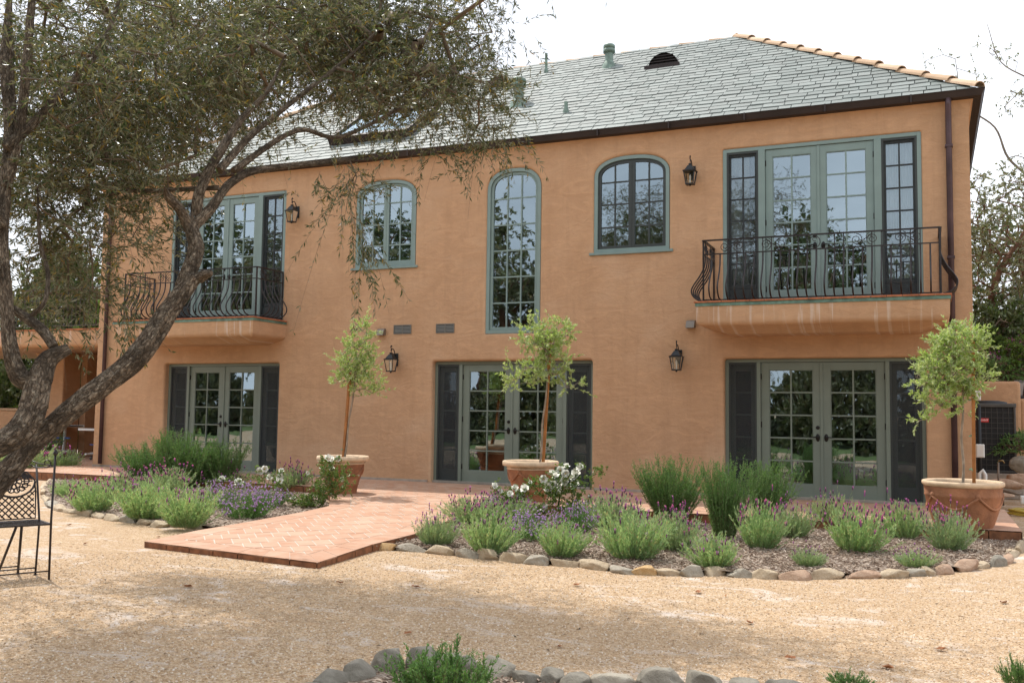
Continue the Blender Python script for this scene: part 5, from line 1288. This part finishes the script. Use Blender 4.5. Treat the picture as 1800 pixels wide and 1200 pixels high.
# ================================================================== RIGHT SERVICE CORNER
def aircon():
    t = empty('air_conditioner', (.98, 4.1, 0), 0, 'dark grey outdoor air conditioning unit with red badge beside the villa corner', 'air conditioner')
    w = .42; z0, z1 = .30, 1.50
    m = MB(); m.box(-w+.01, w-.01, .01, 2*w-.01, z0, z1-.07); m.build('coil', 'ac_dark', t)
    m = MB()
    for s in (-w, w): m.box(s-.02, s+.02, -.02, .02, z0-.03, z1-.06)
    m.box(-w-.025, w+.025, -.025, 2*w+.02, z0-.05, z0); m.box(-w-.03, w+.03, -.03, 2*w+.03, z1-.07, z1); m.build('cabinet', 'ac_metal', t, bevel=.012)
    m = MB()
    for k in range(1, 12): z = z0+(z1-z0-.07)*k/12; m.box(-w+.02, w-.02, -.012, -.004, z-.004, z+.004)
    for k in range(1, 9): x = -w+2*w*k/9; m.box(x-.003, x+.003, -.008, -.001, z0, z1-.07)
    m.build('wire_guard', 'ac_metal', t)
    m = MB(); m.lathe([(.34, z1), (.33, z1+.03), (.20, z1+.055), (0, z1+.06)], (0, w, 0), 24); m.build('fan_cover', 'ac_dark', t)
    m = MB(); m.box(-.20, .00, -.034, -.026, z1-.34, z1-.27); b = m.build('badge', 'badge_red', t, bevel=.003)
    c = bpy.data.curves.new('badge_lettering', 'FONT'); c.body = 'BRYANT'; c.size = .05; c.extrude = .001; c.align_x = 'CENTER'; c.align_y = 'CENTER'
    tmp = bpy.data.objects.new('tmp', c); COL.objects.link(tmp); dg = bpy.context.evaluated_depsgraph_get(); me = bpy.data.meshes.new_from_object(tmp.evaluated_get(dg)); bpy.data.objects.remove(tmp)
    me.materials.clear(); me.materials.append(MT['badge_white']); o = link('badge_lettering', me, b); o.location = (-.10, -.0365, z1-.305); o.rotation_euler = (pi/2, 0, 0)
    m = MB(); m.box(-w-.12, w+.12, -.12, 2*w+.12, GZ, z0-.05); m.build('base', 'slab', t, bevel=.02)
aircon()
gp = W(1760, 690, 5.6)
m = MB(); m.box(.30, 1.62, 5.6, 5.9, GZ, 1.95); o = m.build('garden_wall', 'stucco', None, bevel=.05); tag(o, 'low stucco wall block behind the air conditioning unit', 'wall')
m = MB(); m.box(1.62, 14, 5.9, 6.15, GZ, 1.62); o = m.build('garden_wall', 'stucco', None, bevel=.05); tag(o, 'low stucco retaining wall at the right photo edge', 'wall')
def smallbox(px, py, y, w, h, name, label, cat, mat):
    p = W(px, py, y); t = empty(name, (p[0], y, p[2]), 0, label, cat); m = MB(); m.box(-w/2, w/2, -.05, .05, -h/2, h/2); m.build('body', mat, t, bevel=.012); m = MB(); m.box(-w/2+.015, w/2-.015, -.056, -.051, -h/2+.015, h/2-.015); m.build('cover', mat, t, bevel=.004); return t
smallbox(1723, 792, 2.4, .13, .22, 'junction_box', 'white plastic box low beside the villa corner', 'utility box', 'white_plastic')
smallbox(1718, 695, 2.6, .10, .16, 'junction_box', 'small white box at the villa corner above the air conditioner', 'utility box', 'white_plastic')
m = MB(); p = W(1721, 760, 2.5); m.tube([(p[0], 2.52, -.1), (p[0], 2.52, 1.45)], .035, 10); o = m.build('conduit_pipe', 'ac_dark'); tag(o, 'dark vertical pipe beside the air conditioner', 'pipe')
t = empty('water_pipes', (0, 0, 0)); tag(t, 'grey and rusty irrigation pipes with a spigot at the foot of the villa corner', 'pipe')
m = MB(); a = lambda x, y, yy=1.3: tuple(W(x, y, yy)); m.tube([a(1722, 868), a(1722, 832), a(1728, 826), a(1732, 834), a(1733, 862)], .028, 10); m.build('valve_pipe', 'white_plastic', t)
m = MB(); m.tube([a(1728, 846, 1.5), a(1753, 848, 1.5)], .016, 8); m.tube([a(1755, 870, 1.5), a(1755, 812, 1.5)], .014, 8); m.tube([a(1762, 862, .9), a(1790, 868, .9), a(1798, 866, .9)], .02, 8); m.tube([a(1762, 862, .9), a(1763, 888, .9)], .02, 8); m.build('feed_pipe', 'pipe_metal', t)
m = MB(); q = a(1755, 810, 1.5); m.tube([q, (q[0]+.06, q[1], q[2]+.01), (q[0]+.085, q[1], q[2]-.03)], .012, 8); m.build('spigot', 'brass', t)
smallbox(1798, 878, .85, .07, .12, 'junction_box', 'small pale tag box by the hose at the right edge', 'utility box', 'white_plastic')
hc = G(1796, 902, GZ+.03); m = MB(); pts = []
for i in range(150): th = i/149*2*pi*4.2; rr = .23+.035*sin(i*.35)+.02*sin(i*.11); pts.append((hc[0]+.12+rr*cos(th)*1.25, hc[1]+rr*sin(th), GZ+.02+.012*(i/25)+.01*sin(i*.7)))
m.tube(pts, .014, 8); o = m.build('garden_hose', 'hose_rubber'); tag(o, 'coiled yellow garden hose on the gravel at the right edge', 'hose')
# rockery behind
RK = [(1745, 905, 1.0, .28, .10, 'stone_tan', 'flat pale flagstone beside the rightmost pot'), (1768, 850, 2.2, .5, .16, 'stone_rust', 'brown rock slab below the air conditioner'), (1790, 845, 3.0, .4, .3, 'stone_rust', 'rounded brown rock right of the air conditioner'),
      (1797, 815, 3.6, .4, .3, 'stone_blue', 'dark rock beside the air conditioner at the right edge'), (1745, 868, 1.7, .6, .14, 'stone_rust', 'low brown stone block under the pipes'), (1785, 650, 7.5, .9, .5, 'stone_grey', 'grey boulder above the low wall at the right'), (1742, 655, 7.2, .9, .42, 'stone_grey', 'grey boulder above the air conditioner')]
for i, (px, py, y, w, h, mt, lb) in enumerate(RK):
    p = W(px, py, y); o = link('rock', stone_mesh(w, w*.8, h, 200+i, mt, .6)); o.location = p; tag(o, lb, 'rock', 'rocks in the right corner')
# raised ground behind the retaining walls
mb = MB(); n = 30; vs = []
for i in range(n+1):
    for j in range(n+1): x = .9+i*1.2; y = 6.1+j*1.5; vs.append((x, y, 1.35+.10*(y-6.1)+.25*noise.noise(Vector((x*.4, y*.4, 0)))))
mb.add(vs, [(i*(n+1)+j, (i+1)*(n+1)+j, (i+1)*(n+1)+j+1, i*(n+1)+j+1) for i in range(n) for j in range(n)], 0, True); tag(mb.build('hillside', 'soil'), kind='structure')
mb = MB(); vs = []
for i in range(n+1):
    for j in range(n+1): x = -60+i*1.43; y = 8.5+j*1.5; vs.append((x, y, -.2+.16*(y-8.5)*min(1, max(0, (-x-15.5)/3))+.3*noise.noise(Vector((x*.3, y*.3, 0)))))
mb.add(vs, [(i*(n+1)+j, (i+1)*(n+1)+j, (i+1)*(n+1)+j+1, i*(n+1)+j+1) for i in range(n) for j in range(n)], 0, True); tag(mb.build('hillside', 'lawn'), kind='structure')

# ================================================================== TREES
def bush_mesh(seed, rx, ry, rz, n, leafmat, ll, lw, K=24, tw=.3, stems=8):
    r = np.random.default_rng(seed); d = nrm(r.normal(size=(n, 3))); d[:, 2] = np.abs(d[:, 2])*1.0; q = r.uniform(.35, 1, n)**.5
    f = np.array([1+.28*noise.noise(Vector(x*2.2)+Vector((seed, 0, 0))) for x in d]); P = d*np.array([rx, ry, rz])*(q*f)[:, None]; P[:, 2] = np.maximum(P[:, 2], .1)
    V0, F0, tips, al = grow([(0, 0, 0), (0, 0, rz*.3)], P[:: max(1, n//220)], r, .25, .12, .008, .42, .2)
    D = nrm(nrm(P)+r.normal(size=P.shape)*.6+[0, 0, .3]); V, F, mi = sprays(P, D, r.uniform(.5, 1.1, n)*tw, K, ll, lw, r.uniform(0, .5, n), r, (.4, 1.2), .003, .05)
    return fast_mesh('crown', V, F, [leafmat, 'bark_twig'], mi), fast_mesh('stems', V0, F0, ['bark_twig'])
def place_bush(name, M, p, s, label, cat, group, rz=0):
    t = empty(name, p, rz, label, cat, group); t.scale = s
    for nm, me in zip(('crown', 'stems'), M): link(nm, me, t)
    return t
def tree(name, base, limbs, blobs_, nt, leafmat, ll, lw, K, tw, label, seed, bark_='bark_red', group=None, tip=.008, droop=(0, .5), step=.35, extra=1.0, cat='tree', stem=.004, gn=.1):
    """limbs: [(points, radii)] in local coordinates; blobs_: (x,y,z,rx,ry,rz,weight)"""
    r = np.random.default_rng(seed); t = empty(name, base, 0, label, cat, group)
    limb_mesh(limbs, 'trunk', bark_, t, 14, gn, seed, 6)
    w = np.array([b[6] for b in blobs_], float); w /= w.sum(); tg = []
    for i in range(nt): b = blobs_[r.choice(len(blobs_), p=w)]; d = nrm(r.normal(size=3)); tg.append(np.array(b[:3])+d*np.array(b[3:6])*r.random()**.4)
    nodes = [p for pts, rs in limbs for p in catmull(pts, rs, 5)[0][4:]]
    V, F, tips, al = grow(nodes, tg, r, step, .09, tip, .42, .3); link('branches', fast_mesh('branches', V, F, [bark_ if bark_ != 'bark_olive' else 'bark_twig'], smooth=True), t)
    m = int(len(tips)*extra); st = np.vstack([tips, tips[r.choice(len(tips), m)]+r.normal(size=(m, 3))*tw*.5]); D = nrm(r.normal(size=st.shape)+[0, 0, .25])
    V, F, mi = sprays(st, D, r.uniform(.5, 1.1, len(st))*tw, K, ll, lw, r.uniform(*droop, len(st)), r, (.3, 1.1), stem, .05)
    link('crown', fast_mesh('crown', V, F, [leafmat, 'bark_twig'], mi), t); return t

# --- right background: oak-like tree against the villa corner, thin branches in the sky
def W_(px, py, y): return np.array(W(px, py, y))
b0 = W_(1765, 700, 9.0); z0 = 1.5
tree('oak_tree', (b0[0], 9.0, z0), [([(0, 0, 0), (.1, 0, .9), (-.25, .1, 1.8), (-.1, 0, 2.9), (.4, .2, 3.8)], [.13, .11, .09, .07, .05]), ([(.5, .3, 0), (.7, .2, 1.1), (1.2, .3, 2.2), (1.5, 0, 3.6)], [.16, .13, .1, .06]), ([(-.1, 0, 1.0), (-.8, .3, 1.9), (-1.2, .5, 3.0)], [.08, .06, .04])],
     [(-.3, 0, 2.6, 1.3, 1.2, 1.0, 1), (.6, .4, 3.6, 1.6, 1.4, 1.1, 1.3), (1.6, .3, 2.6, 1.5, 1.2, 1.2, 1.2), (-.7, .4, 4.0, 1.1, .9, 1.0, .9), (.3, .8, 1.5, 1.5, 1.2, .6, .6), (2.4, 0, 4.0, 1.2, 1, 1.2, .6), (-.7, .3, 1.4, .8, .8, .5, .4), (.4, .2, 5.0, 1.3, 1.0, .7, .7)], 720, 'leaf_oak', .062, .034, 22, .42, 'bushy pale leaved tree rising behind the garden wall, right of the villa corner', 301, extra=1.0, tip=.005)
b1 = W_(1830, 700, 12.0)
tree('oak_tree', (b1[0]+.5, 12.0, 2.0), [([(0, 0, 0), (.1, 0, 1.6), (-.3, .1, 3.4), (.1, 0, 5.6), (.4, .2, 7.5)], [.16, .13, .10, .07, .04]), ([(-.1, 0, 2.5), (-.9, 0, 3.6), (-1.5, .1, 3.9), (-2.6, .1, 4.1)], [.07, .04, .025, .012]), ([(-.1, 0, 4.2), (-.5, .1, 5.2), (-1.1, 0, 5.9), (-1.4, -.1, 6.7), (-2.1, -.2, 7.4), (-2.3, -.2, 8.6)], [.055, .038, .030, .024, .016, .008]), ([(.2, 0, 5.8), (-.3, .1, 6.9), (-.4, .2, 7.8), (-1.2, .2, 8.5), (-1.5, .3, 9.6)], [.04, .028, .022, .014, .008])],
     [(-.4, 0, 7.4, .9, .8, .8, .5), (-.3, .3, 5.7, .8, .8, .6, .45), (-1.4, 0, 8.6, .9, .8, .6, .18), (-2.6, 0, 8.0, .8, .7, .9, .07), (-1.4, .2, 4.6, 1.0, .8, .5, .35), (.7, 0, 6.5, 1.2, 1, 1.6, .8), (-1.9, .2, 6.6, .9, .7, .6, .07)], 210, 'leaf_oak', .055, .034, 13, .34, 'tall sparse tree with thin bare branches against the sky at the top right', 302, bark_='bark_grey', tip=.0042, step=.5, extra=.5, stem=.003)
b2 = W_(1775, 700, 16.0)
tree('oak_tree', (b2[0]+.8, 17.0, 2.6), [([(0, 0, 0), (.2, 0, 1.6), (-.3, .1, 3.2), (0, 0, 4.4)], [.2, .17, .13, .09])],
     [(0, 0, 3.6, 2.6, 2.2, 1.7, 1), (-1.6, 0, 2.6, 1.6, 1.6, 1.6, .8), (1.8, 0, 2.4, 1.8, 1.6, 1.6, .8)], 420, 'leaf_tree', .10, .055, 20, .5, 'dense dark tree further back, seen between the nearer branches right of the villa', 303, extra=1.2, tip=.01)
BM = [bush_mesh(311, .7, .7, .8, 420, 'leaf_bright', .06, .035), bush_mesh(312, 1.0, 1.0, 1.1, 650, 'leaf_tree', .075, .035), bush_mesh(313, .8, .8, .7, 420, 'leaf_rosemary', .05, .02)]
for i, (px, py, y, s, v, lb) in enumerate([(1790, 655, 6.9, .8, 0, 'bright green bush above the retaining wall at the right edge'), (1752, 668, 6.6, .65, 2, 'dark green bush above the stucco wall block'), (1792, 800, 4.2, .55, 2, 'dark bush beside the air conditioner'), (1722, 640, 7.6, .9, 0, 'bright bush right behind the villa corner'), (1770, 660, 8.4, 1.4, 1, 'broad bush under the pale leaved tree')]):
    p = W(px, py, y); place_bush('garden_bush', BM[v], p, (s, s, s), lb, 'bush', 'bushes right of the villa', i*1.3)
# flowering magenta and blue dots above the wall
for (px, py, y, s, lb, v) in [(1740, 655, 6.5, .5, 'blue flowered plant above the stucco wall block', 0), (1792, 640, 7.0, .6, 'magenta flowered plant at the right edge', 3)]:
    t = empty('flowering_plant', W(px, py, y), 0, lb, 'flowers'); t.scale = (s*2, s*2, s*2); link('foliage', LV[v][0], t); link('flowers', LV[3][1], t)

# --- left background
LB = [bush_mesh(321, 1.4, 1.2, 1.9, 1300, 'leaf_tree', .10, .05, 22, .4), bush_mesh(322, 1.3, 1.1, 1.7, 1200, 'leaf_bright', .09, .05, 20, .4)]
for i, (x, y, z, s, v, lb) in enumerate([(-20.2, 8.0, 1.8, 1.5, 0, 'dark green shrub behind the deck railing nearest the villa'), (-23.2, 8.6, 1.6, 1.5, 1, 'bright green shrub behind the deck railing'), (-26.5, 8.2, 1.5, 1.6, 0, 'dark green shrub behind the deck railing at the left edge'), (-17.6, 9.5, 2.0, 1.3, 0, 'dark shrub close to the villa corner behind the deck'),
       (-22.5, 5.4, -.2, .95, 1, 'leafy bush seen through the patio opening'), (-25.5, 5.6, -.2, 1.1, 1, 'leafy bush beyond the low patio wall at the left'), (-20.9, 5.6, -.2, 1.0, 0, 'dark bush behind the patio pillar'), (-24, 5.2, -.2, 1.1, 0, 'dark bush in the middle of the patio opening'), (-28.5, 6.5, -.2, 1.4, 0, 'bush beyond the patio at the far left edge')]):
    place_bush('garden_bush', LB[v], (x, y+(1.6 if z < 0 else 0), z), (s, s, s*1.5 if z > 0 else s), lb, 'bush', 'bushes left of the villa', i*1.1)
for i, (x, y, h, lb) in enumerate([(-34, 22, 9.5, 'tall tree beyond the deck at the far left'), (-27, 26, 8.5, 'tree beyond the deck, left of the villa roof')]):
    tree('garden_tree', (x, y, .5), [([(0, 0, 0), (.2, 0, h*.25), (-.1, .1, h*.5), (.1, 0, h*.75)], [.28, .24, .18, .1])],
         [(0, 0, h*.62, 3.2, 3, h*.2, 1), (-2, 0, h*.5, 2.2, 2, h*.15, .7), (2.2, 0, h*.5, 2.2, 2, h*.15, .7), (0, 0, h*.83, 2, 2, h*.12, .5)], 330, 'leaf_tree', .15, .075, 22, .7, lb, 330+i, tip=.012, step=.5, group='trees left of the villa')

# --- behind the viewpoint: what the windows mirror
def back_tree(seed, h, lm_):
    r = np.random.default_rng(seed); blobs_ = [(0, 0, h*.66, h*.20, h*.2, h*.16, 1)]
    for k in range(6): a = k*1.05+r.random(); blobs_.append((cos(a)*h*.24, sin(a)*h*.24, h*r.uniform(.42, .68), h*.16, h*.16, h*.11, .6))
    blobs_.append((r.normal()*.8, 0, h*.86, h*.13, h*.13, h*.11, .5))
    return tree('garden_tree', (0, 0, GZ), [([(0, 0, 0), (.2, .1, h*.2), (-.2, 0, h*.42), (.1, 0, h*.7)], [.2, .17, .12, .06]), ([(0, 0, h*.25), (1.2, .3, h*.42), (1.8, .5, h*.6)], [.16, .11, .05]), ([(0, 0, h*.3), (-1.2, -.5, h*.48), (-1.7, -.8, h*.64)], [.15, .1, .05])],
         blobs_, 420, lm_, .17, .08, 20, .75, None, seed, tip=.010, step=.5, stem=.006)
proto = [back_tree(401, 9.0, 'leaf_tree'), back_tree(402, 8.0, 'leaf_oak')]
spots = [(-27, -31, 0, 1.4), (-20.0, -28, 1, 1.5), (-14.5, -33, 0, 1.3), (-9.5, -28, 1, 1.05), (-4.8, -30, 0, 1.25), (1, -28, 1, 1.1), (6.5, -32, 0, 1.15), (12, -28, 1, 1.05), (-33, -27, 1, 1.5), (18, -31, 0, 1.1), (-39, -29, 0, 1.5)]
SPN = ['far left end', 'left part', 'left of centre', 'centre left', 'centre', 'centre right', 'right of centre', 'right part', 'second from left', 'rightmost end', 'leftmost end']
used = set()
for i, (x, y, k, s) in enumerate(spots):
    o = proto[k] if k not in used else copy_tree(proto[k]); used.add(k)
    o.location = (x, y, GZ); o.scale = (s, s, s); o.rotation_euler = (0, 0, i*1.7); tag(o, 'garden tree mirrored in the windows, %s of the row behind the yard' % SPN[i], 'tree', 'trees behind the viewpoint')
HB = bush_mesh(411, 2.2, 1.4, 2.3, 1100, 'leaf_oak', .16, .09, 18, .5)
for i in range(12):
    x = -36+i*4.6; place_bush('garden_bush', HB, (x, -24.5-1.5*sin(i*2.1), GZ), (1.15, 1.1, 1.75+.3*sin(i*1.3)), 'bush mirrored in the lower doors, %s of its row from the left' % ORD[i], 'bush', 'bushes behind the viewpoint', i*.9)

# ================================================================== THE BIG OLIVE TREE
def big_olive():
    r = np.random.default_rng(777)
    root = at(-330, 1060, 4.9); root[2] = GZ; ol = empty('olive_tree', root, 0, 'old gnarled olive tree leaning in from the left, its canopy filling the upper left', 'tree')
    def L(pts): return [at(*p)-root for p in pts]
    g0 = np.array([0, 0, -.1])
    limbs = []
    # leaning main limb
    a = L([(-190, 1020, 5.0), (-60, 905, 5.2), (0, 844, 5.35), (60, 778, 5.5), (140, 707, 5.6), (238, 630, 5.75), (296, 548, 5.9), (340, 488, 6.0)])
    limbs.append(([g0]+a, [.13, .10, .078, .062, .056, .062, .066, .060, .050]))
    limbs.append((L([(322, 505, 6.0), (345, 440, 6.1), (336, 400, 6.15), (338, 375, 6.15)]), [.050, .047, .042, .040]))
    limbs.append((L([(350, 488, 6.0), (362, 482, 5.97), (372, 480, 5.95)]), [.035, .026, .014]))
    limbs.append((L([(338, 400, 6.15), (372, 365, 6.25), (405, 322, 6.4), (450, 300, 6.6), (520, 290, 6.9), (590, 284, 7.2), (660, 272, 7.5)]), [.036, .030, .026, .023, .019, .015, .010]))
    limbs.append((L([(334, 405, 6.15), (318, 370, 6.1), (295, 345, 6.0), (290, 328, 5.9)]), [.036, .030, .025, .016]))
    limbs.append((L([(345, 380, 6.2), (352, 335, 6.2), (385, 270, 6.3), (420, 215, 6.5), (470, 160, 6.7), (500, 100, 6.9)]), [.038, .033, .029, .022, .016, .010]))
    limbs.append((L([(385, 300, 6.3), (440, 240, 6.6), (500, 190, 7.0), (590, 120, 7.4), (680, 40, 7.8)]), [.026, .022, .018, .013, .009]))
    limbs.append((L([(410, 300, 6.4), (520, 230, 6.9), (600, 240, 7.2), (720, 180, 7.5), (800, 130, 7.7)]), [.022, .018, .015, .011, .006]))
    limbs.append((L([(385, 330, 6.3), (280, 335, 6.3), (200, 340, 6.4), (130, 375, 6.5), (80, 430, 6.5)]), [.016, .014, .012, .010, .007]))
    # second trunk
    limbs.append(([g0]+L([(-280, 960, 4.95), (-180, 868, 5.0), (-70, 806, 5.1), (0, 779, 5.2), (32, 760, 5.25), (52, 733, 5.3), (62, 700, 5.35), (70, 665, 5.4), (86, 632, 5.45), (122, 612, 5.5)]), [.13, .11, .095, .080, .064, .066, .070, .066, .062, .050, .030]))
    limbs.append((L([(66, 672, 5.4), (36, 662, 5.4), (18, 610, 5.4), (12, 520, 5.45), (4, 430, 5.5), (8, 340, 5.6), (20, 240, 5.7), (12, 100, 5.9), (20, -60, 6.2)]), [.055, .048, .038, .034, .032, .034, .038, .038, .028]))
    limbs.append((L([(95, 610, 5.5), (75, 580, 5.55), (48, 560, 5.6), (22, 543, 5.6)]), [.026, .028, .026, .022]))
    limbs.append((L([(50, 560, 5.6), (78, 530, 5.6), (84, 480, 5.7), (70, 420, 5.8), (66, 330, 5.9)]), [.015, .013, .012, .010, .007]))
    limbs.append((L([(10, 330, 5.6), (35, 230, 5.65), (48, 100, 5.75), (60, -40, 5.9), (80, -220, 6.2)]), [.030, .027, .024, .019, .013]))
    limbs.append((L([(10, 260, 5.6), (60, 215, 5.7), (100, 170, 5.8), (165, 100, 6.1), (200, 30, 6.3), (230, -90, 6.6)]), [.030, .025, .022, .018, .014, .010]))
    limbs.append((L([(6, 400, 5.5), (-60, 300, 5.4), (-120, 140, 5.5), (-150, -60, 5.8)]), [.04, .034, .028, .02]))
    trunk = limb_mesh([(q, rs[:-1]+[min(rs[-1], .004)]) if k_ not in (0, 2, 9, 11) else (q, rs) for k_, (q, rs) in enumerate(limbs)], 'trunk', 'bark_olive', ol, 44, .15, 3, 22)
    nodes = [p for pts, rs in limbs[1:] for p in catmull(pts, rs, 6)[0]]
    nodes = [p for p in nodes if p[2]+root[2] > 1.7]
    # canopy: (px, py, rx, ry, depth, depth spread, count)
    can = [(130, 130, 170, 170, 6.6, 1.2, 110), (330, 100, 160, 150, 7.6, 1.6, 110), (480, 50, 150, 110, 8.6, 1.6, 100), (200, 260, 170, 90, 7.0, 1.2, 85), (400, 170, 110, 70, 7.6, 1.2, 40),
           (620, 80, 110, 100, 8.6, 1.2, 80), (730, 80, 105, 95, 8.4, 1.0, 72), (770, 165, 95, 55, 8.0, .8, 34), (640, 165, 75, 50, 7.8, .8, 34), (60, 310, 100, 95, 6.5, 1.0, 42), (120, 440, 85, 60, 6.8, .9, 20), (215, 380, 45, 70, 6.6, .8, 12), (820, 35, 60, 55, 8.2, .8, 16), (860, 150, 35, 50, 8.1, .5, 7),
           (840, 235, 45, 45, 8.0, .5, 8), (40, 505, 60, 45, 6.9, .8, 8), (625, 320, 25, 40, 7.3, .3, 4), (150, 520, 55, 30, 6.6, .6, 7), (560, 10, 140, 70, 9.0, 1.4, 55),
           (230, 220, 120, 90, 9.8, .9, 60), (390, 200, 90, 80, 9.9, .9, 36), (330, 60, 150, 80, 10.2, 1.0, 60), (540, 80, 110, 70, 10.0, .9, 50),
           (150, -80, 200, 90, 8.6, 1.2, 60), (450, -110, 220, 100, 9.8, 1.2, 95), (720, -90, 170, 80, 9.3, 1.2, 70), (860, -150, 110, 70, 9.0, 1.0, 26), (1000, -260, 150, 90, 8.6, 1.2, 24)]
    tg = []; kind = []
    for ci, (px, py, rx, ry, d, ds, k) in enumerate(can):
        for _ in range(k):
            v = r.normal(size=3); v /= np.linalg.norm(v); v *= r.random()**.4
            tg.append(at(px+v[0]*rx, py+v[1]*ry, d+v[2]*ds)-root)
    # the rest of the dome, above and behind what the photo frames
    for _ in range(260):
        v = r.normal(size=3); v /= np.linalg.norm(v); v[2] = abs(v[2]); q = r.uniform(.45, 1)**.5
        c = np.array([-5.2, -9.3, 3.9]); p = c+v*np.array([3.9, 3.1, 3.2])*q
        if np.linalg.norm(p-CAM) < 3.6: continue
        # keep the open sky to the right of the canopy clear
        e = p-CAM; z = e@AF; X = 900+CF*(e@AR)/z; Y = 600-CF*(e@AU)/z
        if z > 0 and X > 780 and -60 < Y < 1200: continue
        if z > 0 and X > 500 and Y > 230: continue
        tg.append(p-root)
    tg = np.array(tg)
    V, F, tips, al = grow(nodes, tg, r, .16, .10, .0030, .42, .25); link('branches', fast_mesh('branches', V, F, ['bark_twig'], smooth=True), ol)
    n = len(tips); rep = 8; st = np.repeat(tips, rep, 0)+r.normal(size=(n*rep, 3))*np.array([.13, .13, .11]); D = nrm(r.normal(size=st.shape)*[1, 1, .7]+[0, 0, .05])
    ln = r.uniform(.18, .40, len(st)); dr = r.uniform(.0, .6, len(st))
    parts = [sprays(st, D, ln, 17, .052, .0105, dr, r, (.3, .9), .0016, .05, 4)]
    # hanging strands
    hs = []
    for (px, py, d, k, Lh) in [(612, 300, 7.1, 9, .75), (630, 380, 7.15, 8, .5), (640, 430, 7.2, 7, .4), (860, 210, 8.0, 8, .5), (900, 240, 8.0, 5, .3), (760, 250, 7.8, 6, .4), (560, 300, 7.0, 3, .25), (150, 480, 6.4, 6, .4), (240, 480, 6.4, 6, .35), (100, 560, 6.2, 4, .3), (850, 120, 8.1, 6, .5), (220, 560, 6.2, 3, .25), (880, 60, 8.2, 3, .4)]:
        for _ in range(k): hs.append((at(px+r.normal()*12, py+r.normal()*12, d+r.normal()*.12)-root, Lh*r.uniform(.6, 1.3)))
    hp = np.array([h[0] for h in hs]); hl = np.array([h[1] for h in hs]); hd = nrm(r.normal(size=hp.shape)*.35+[.05, 0, -.75])
    parts.append(sprays(hp, hd, hl, 26, .052, .011, .3, r, (.4, 1.0), .0018, .1, 5))
    V, F, mi = merge(parts); link('crown', fast_mesh('crown', V, F, ['leaf_olive', 'bark_twig'], mi), ol)
    # bare dead twigs
    m = 700; k = r.choice(len(tips), m); V, F, mi = sprays(tips[k]+r.normal(size=(m, 3))*.1, nrm(r.normal(size=(m, 3))+[0, 0, -.2]), r.uniform(.25, .7, m), 1, .01, .003, r.uniform(0, .6, m), r, (.3, .5), .0018, .5, 5)
    link('dead_twigs', fast_mesh('dead_twigs', V, F, ['bark_twig', 'bark_twig'], mi), ol)
big_olive()
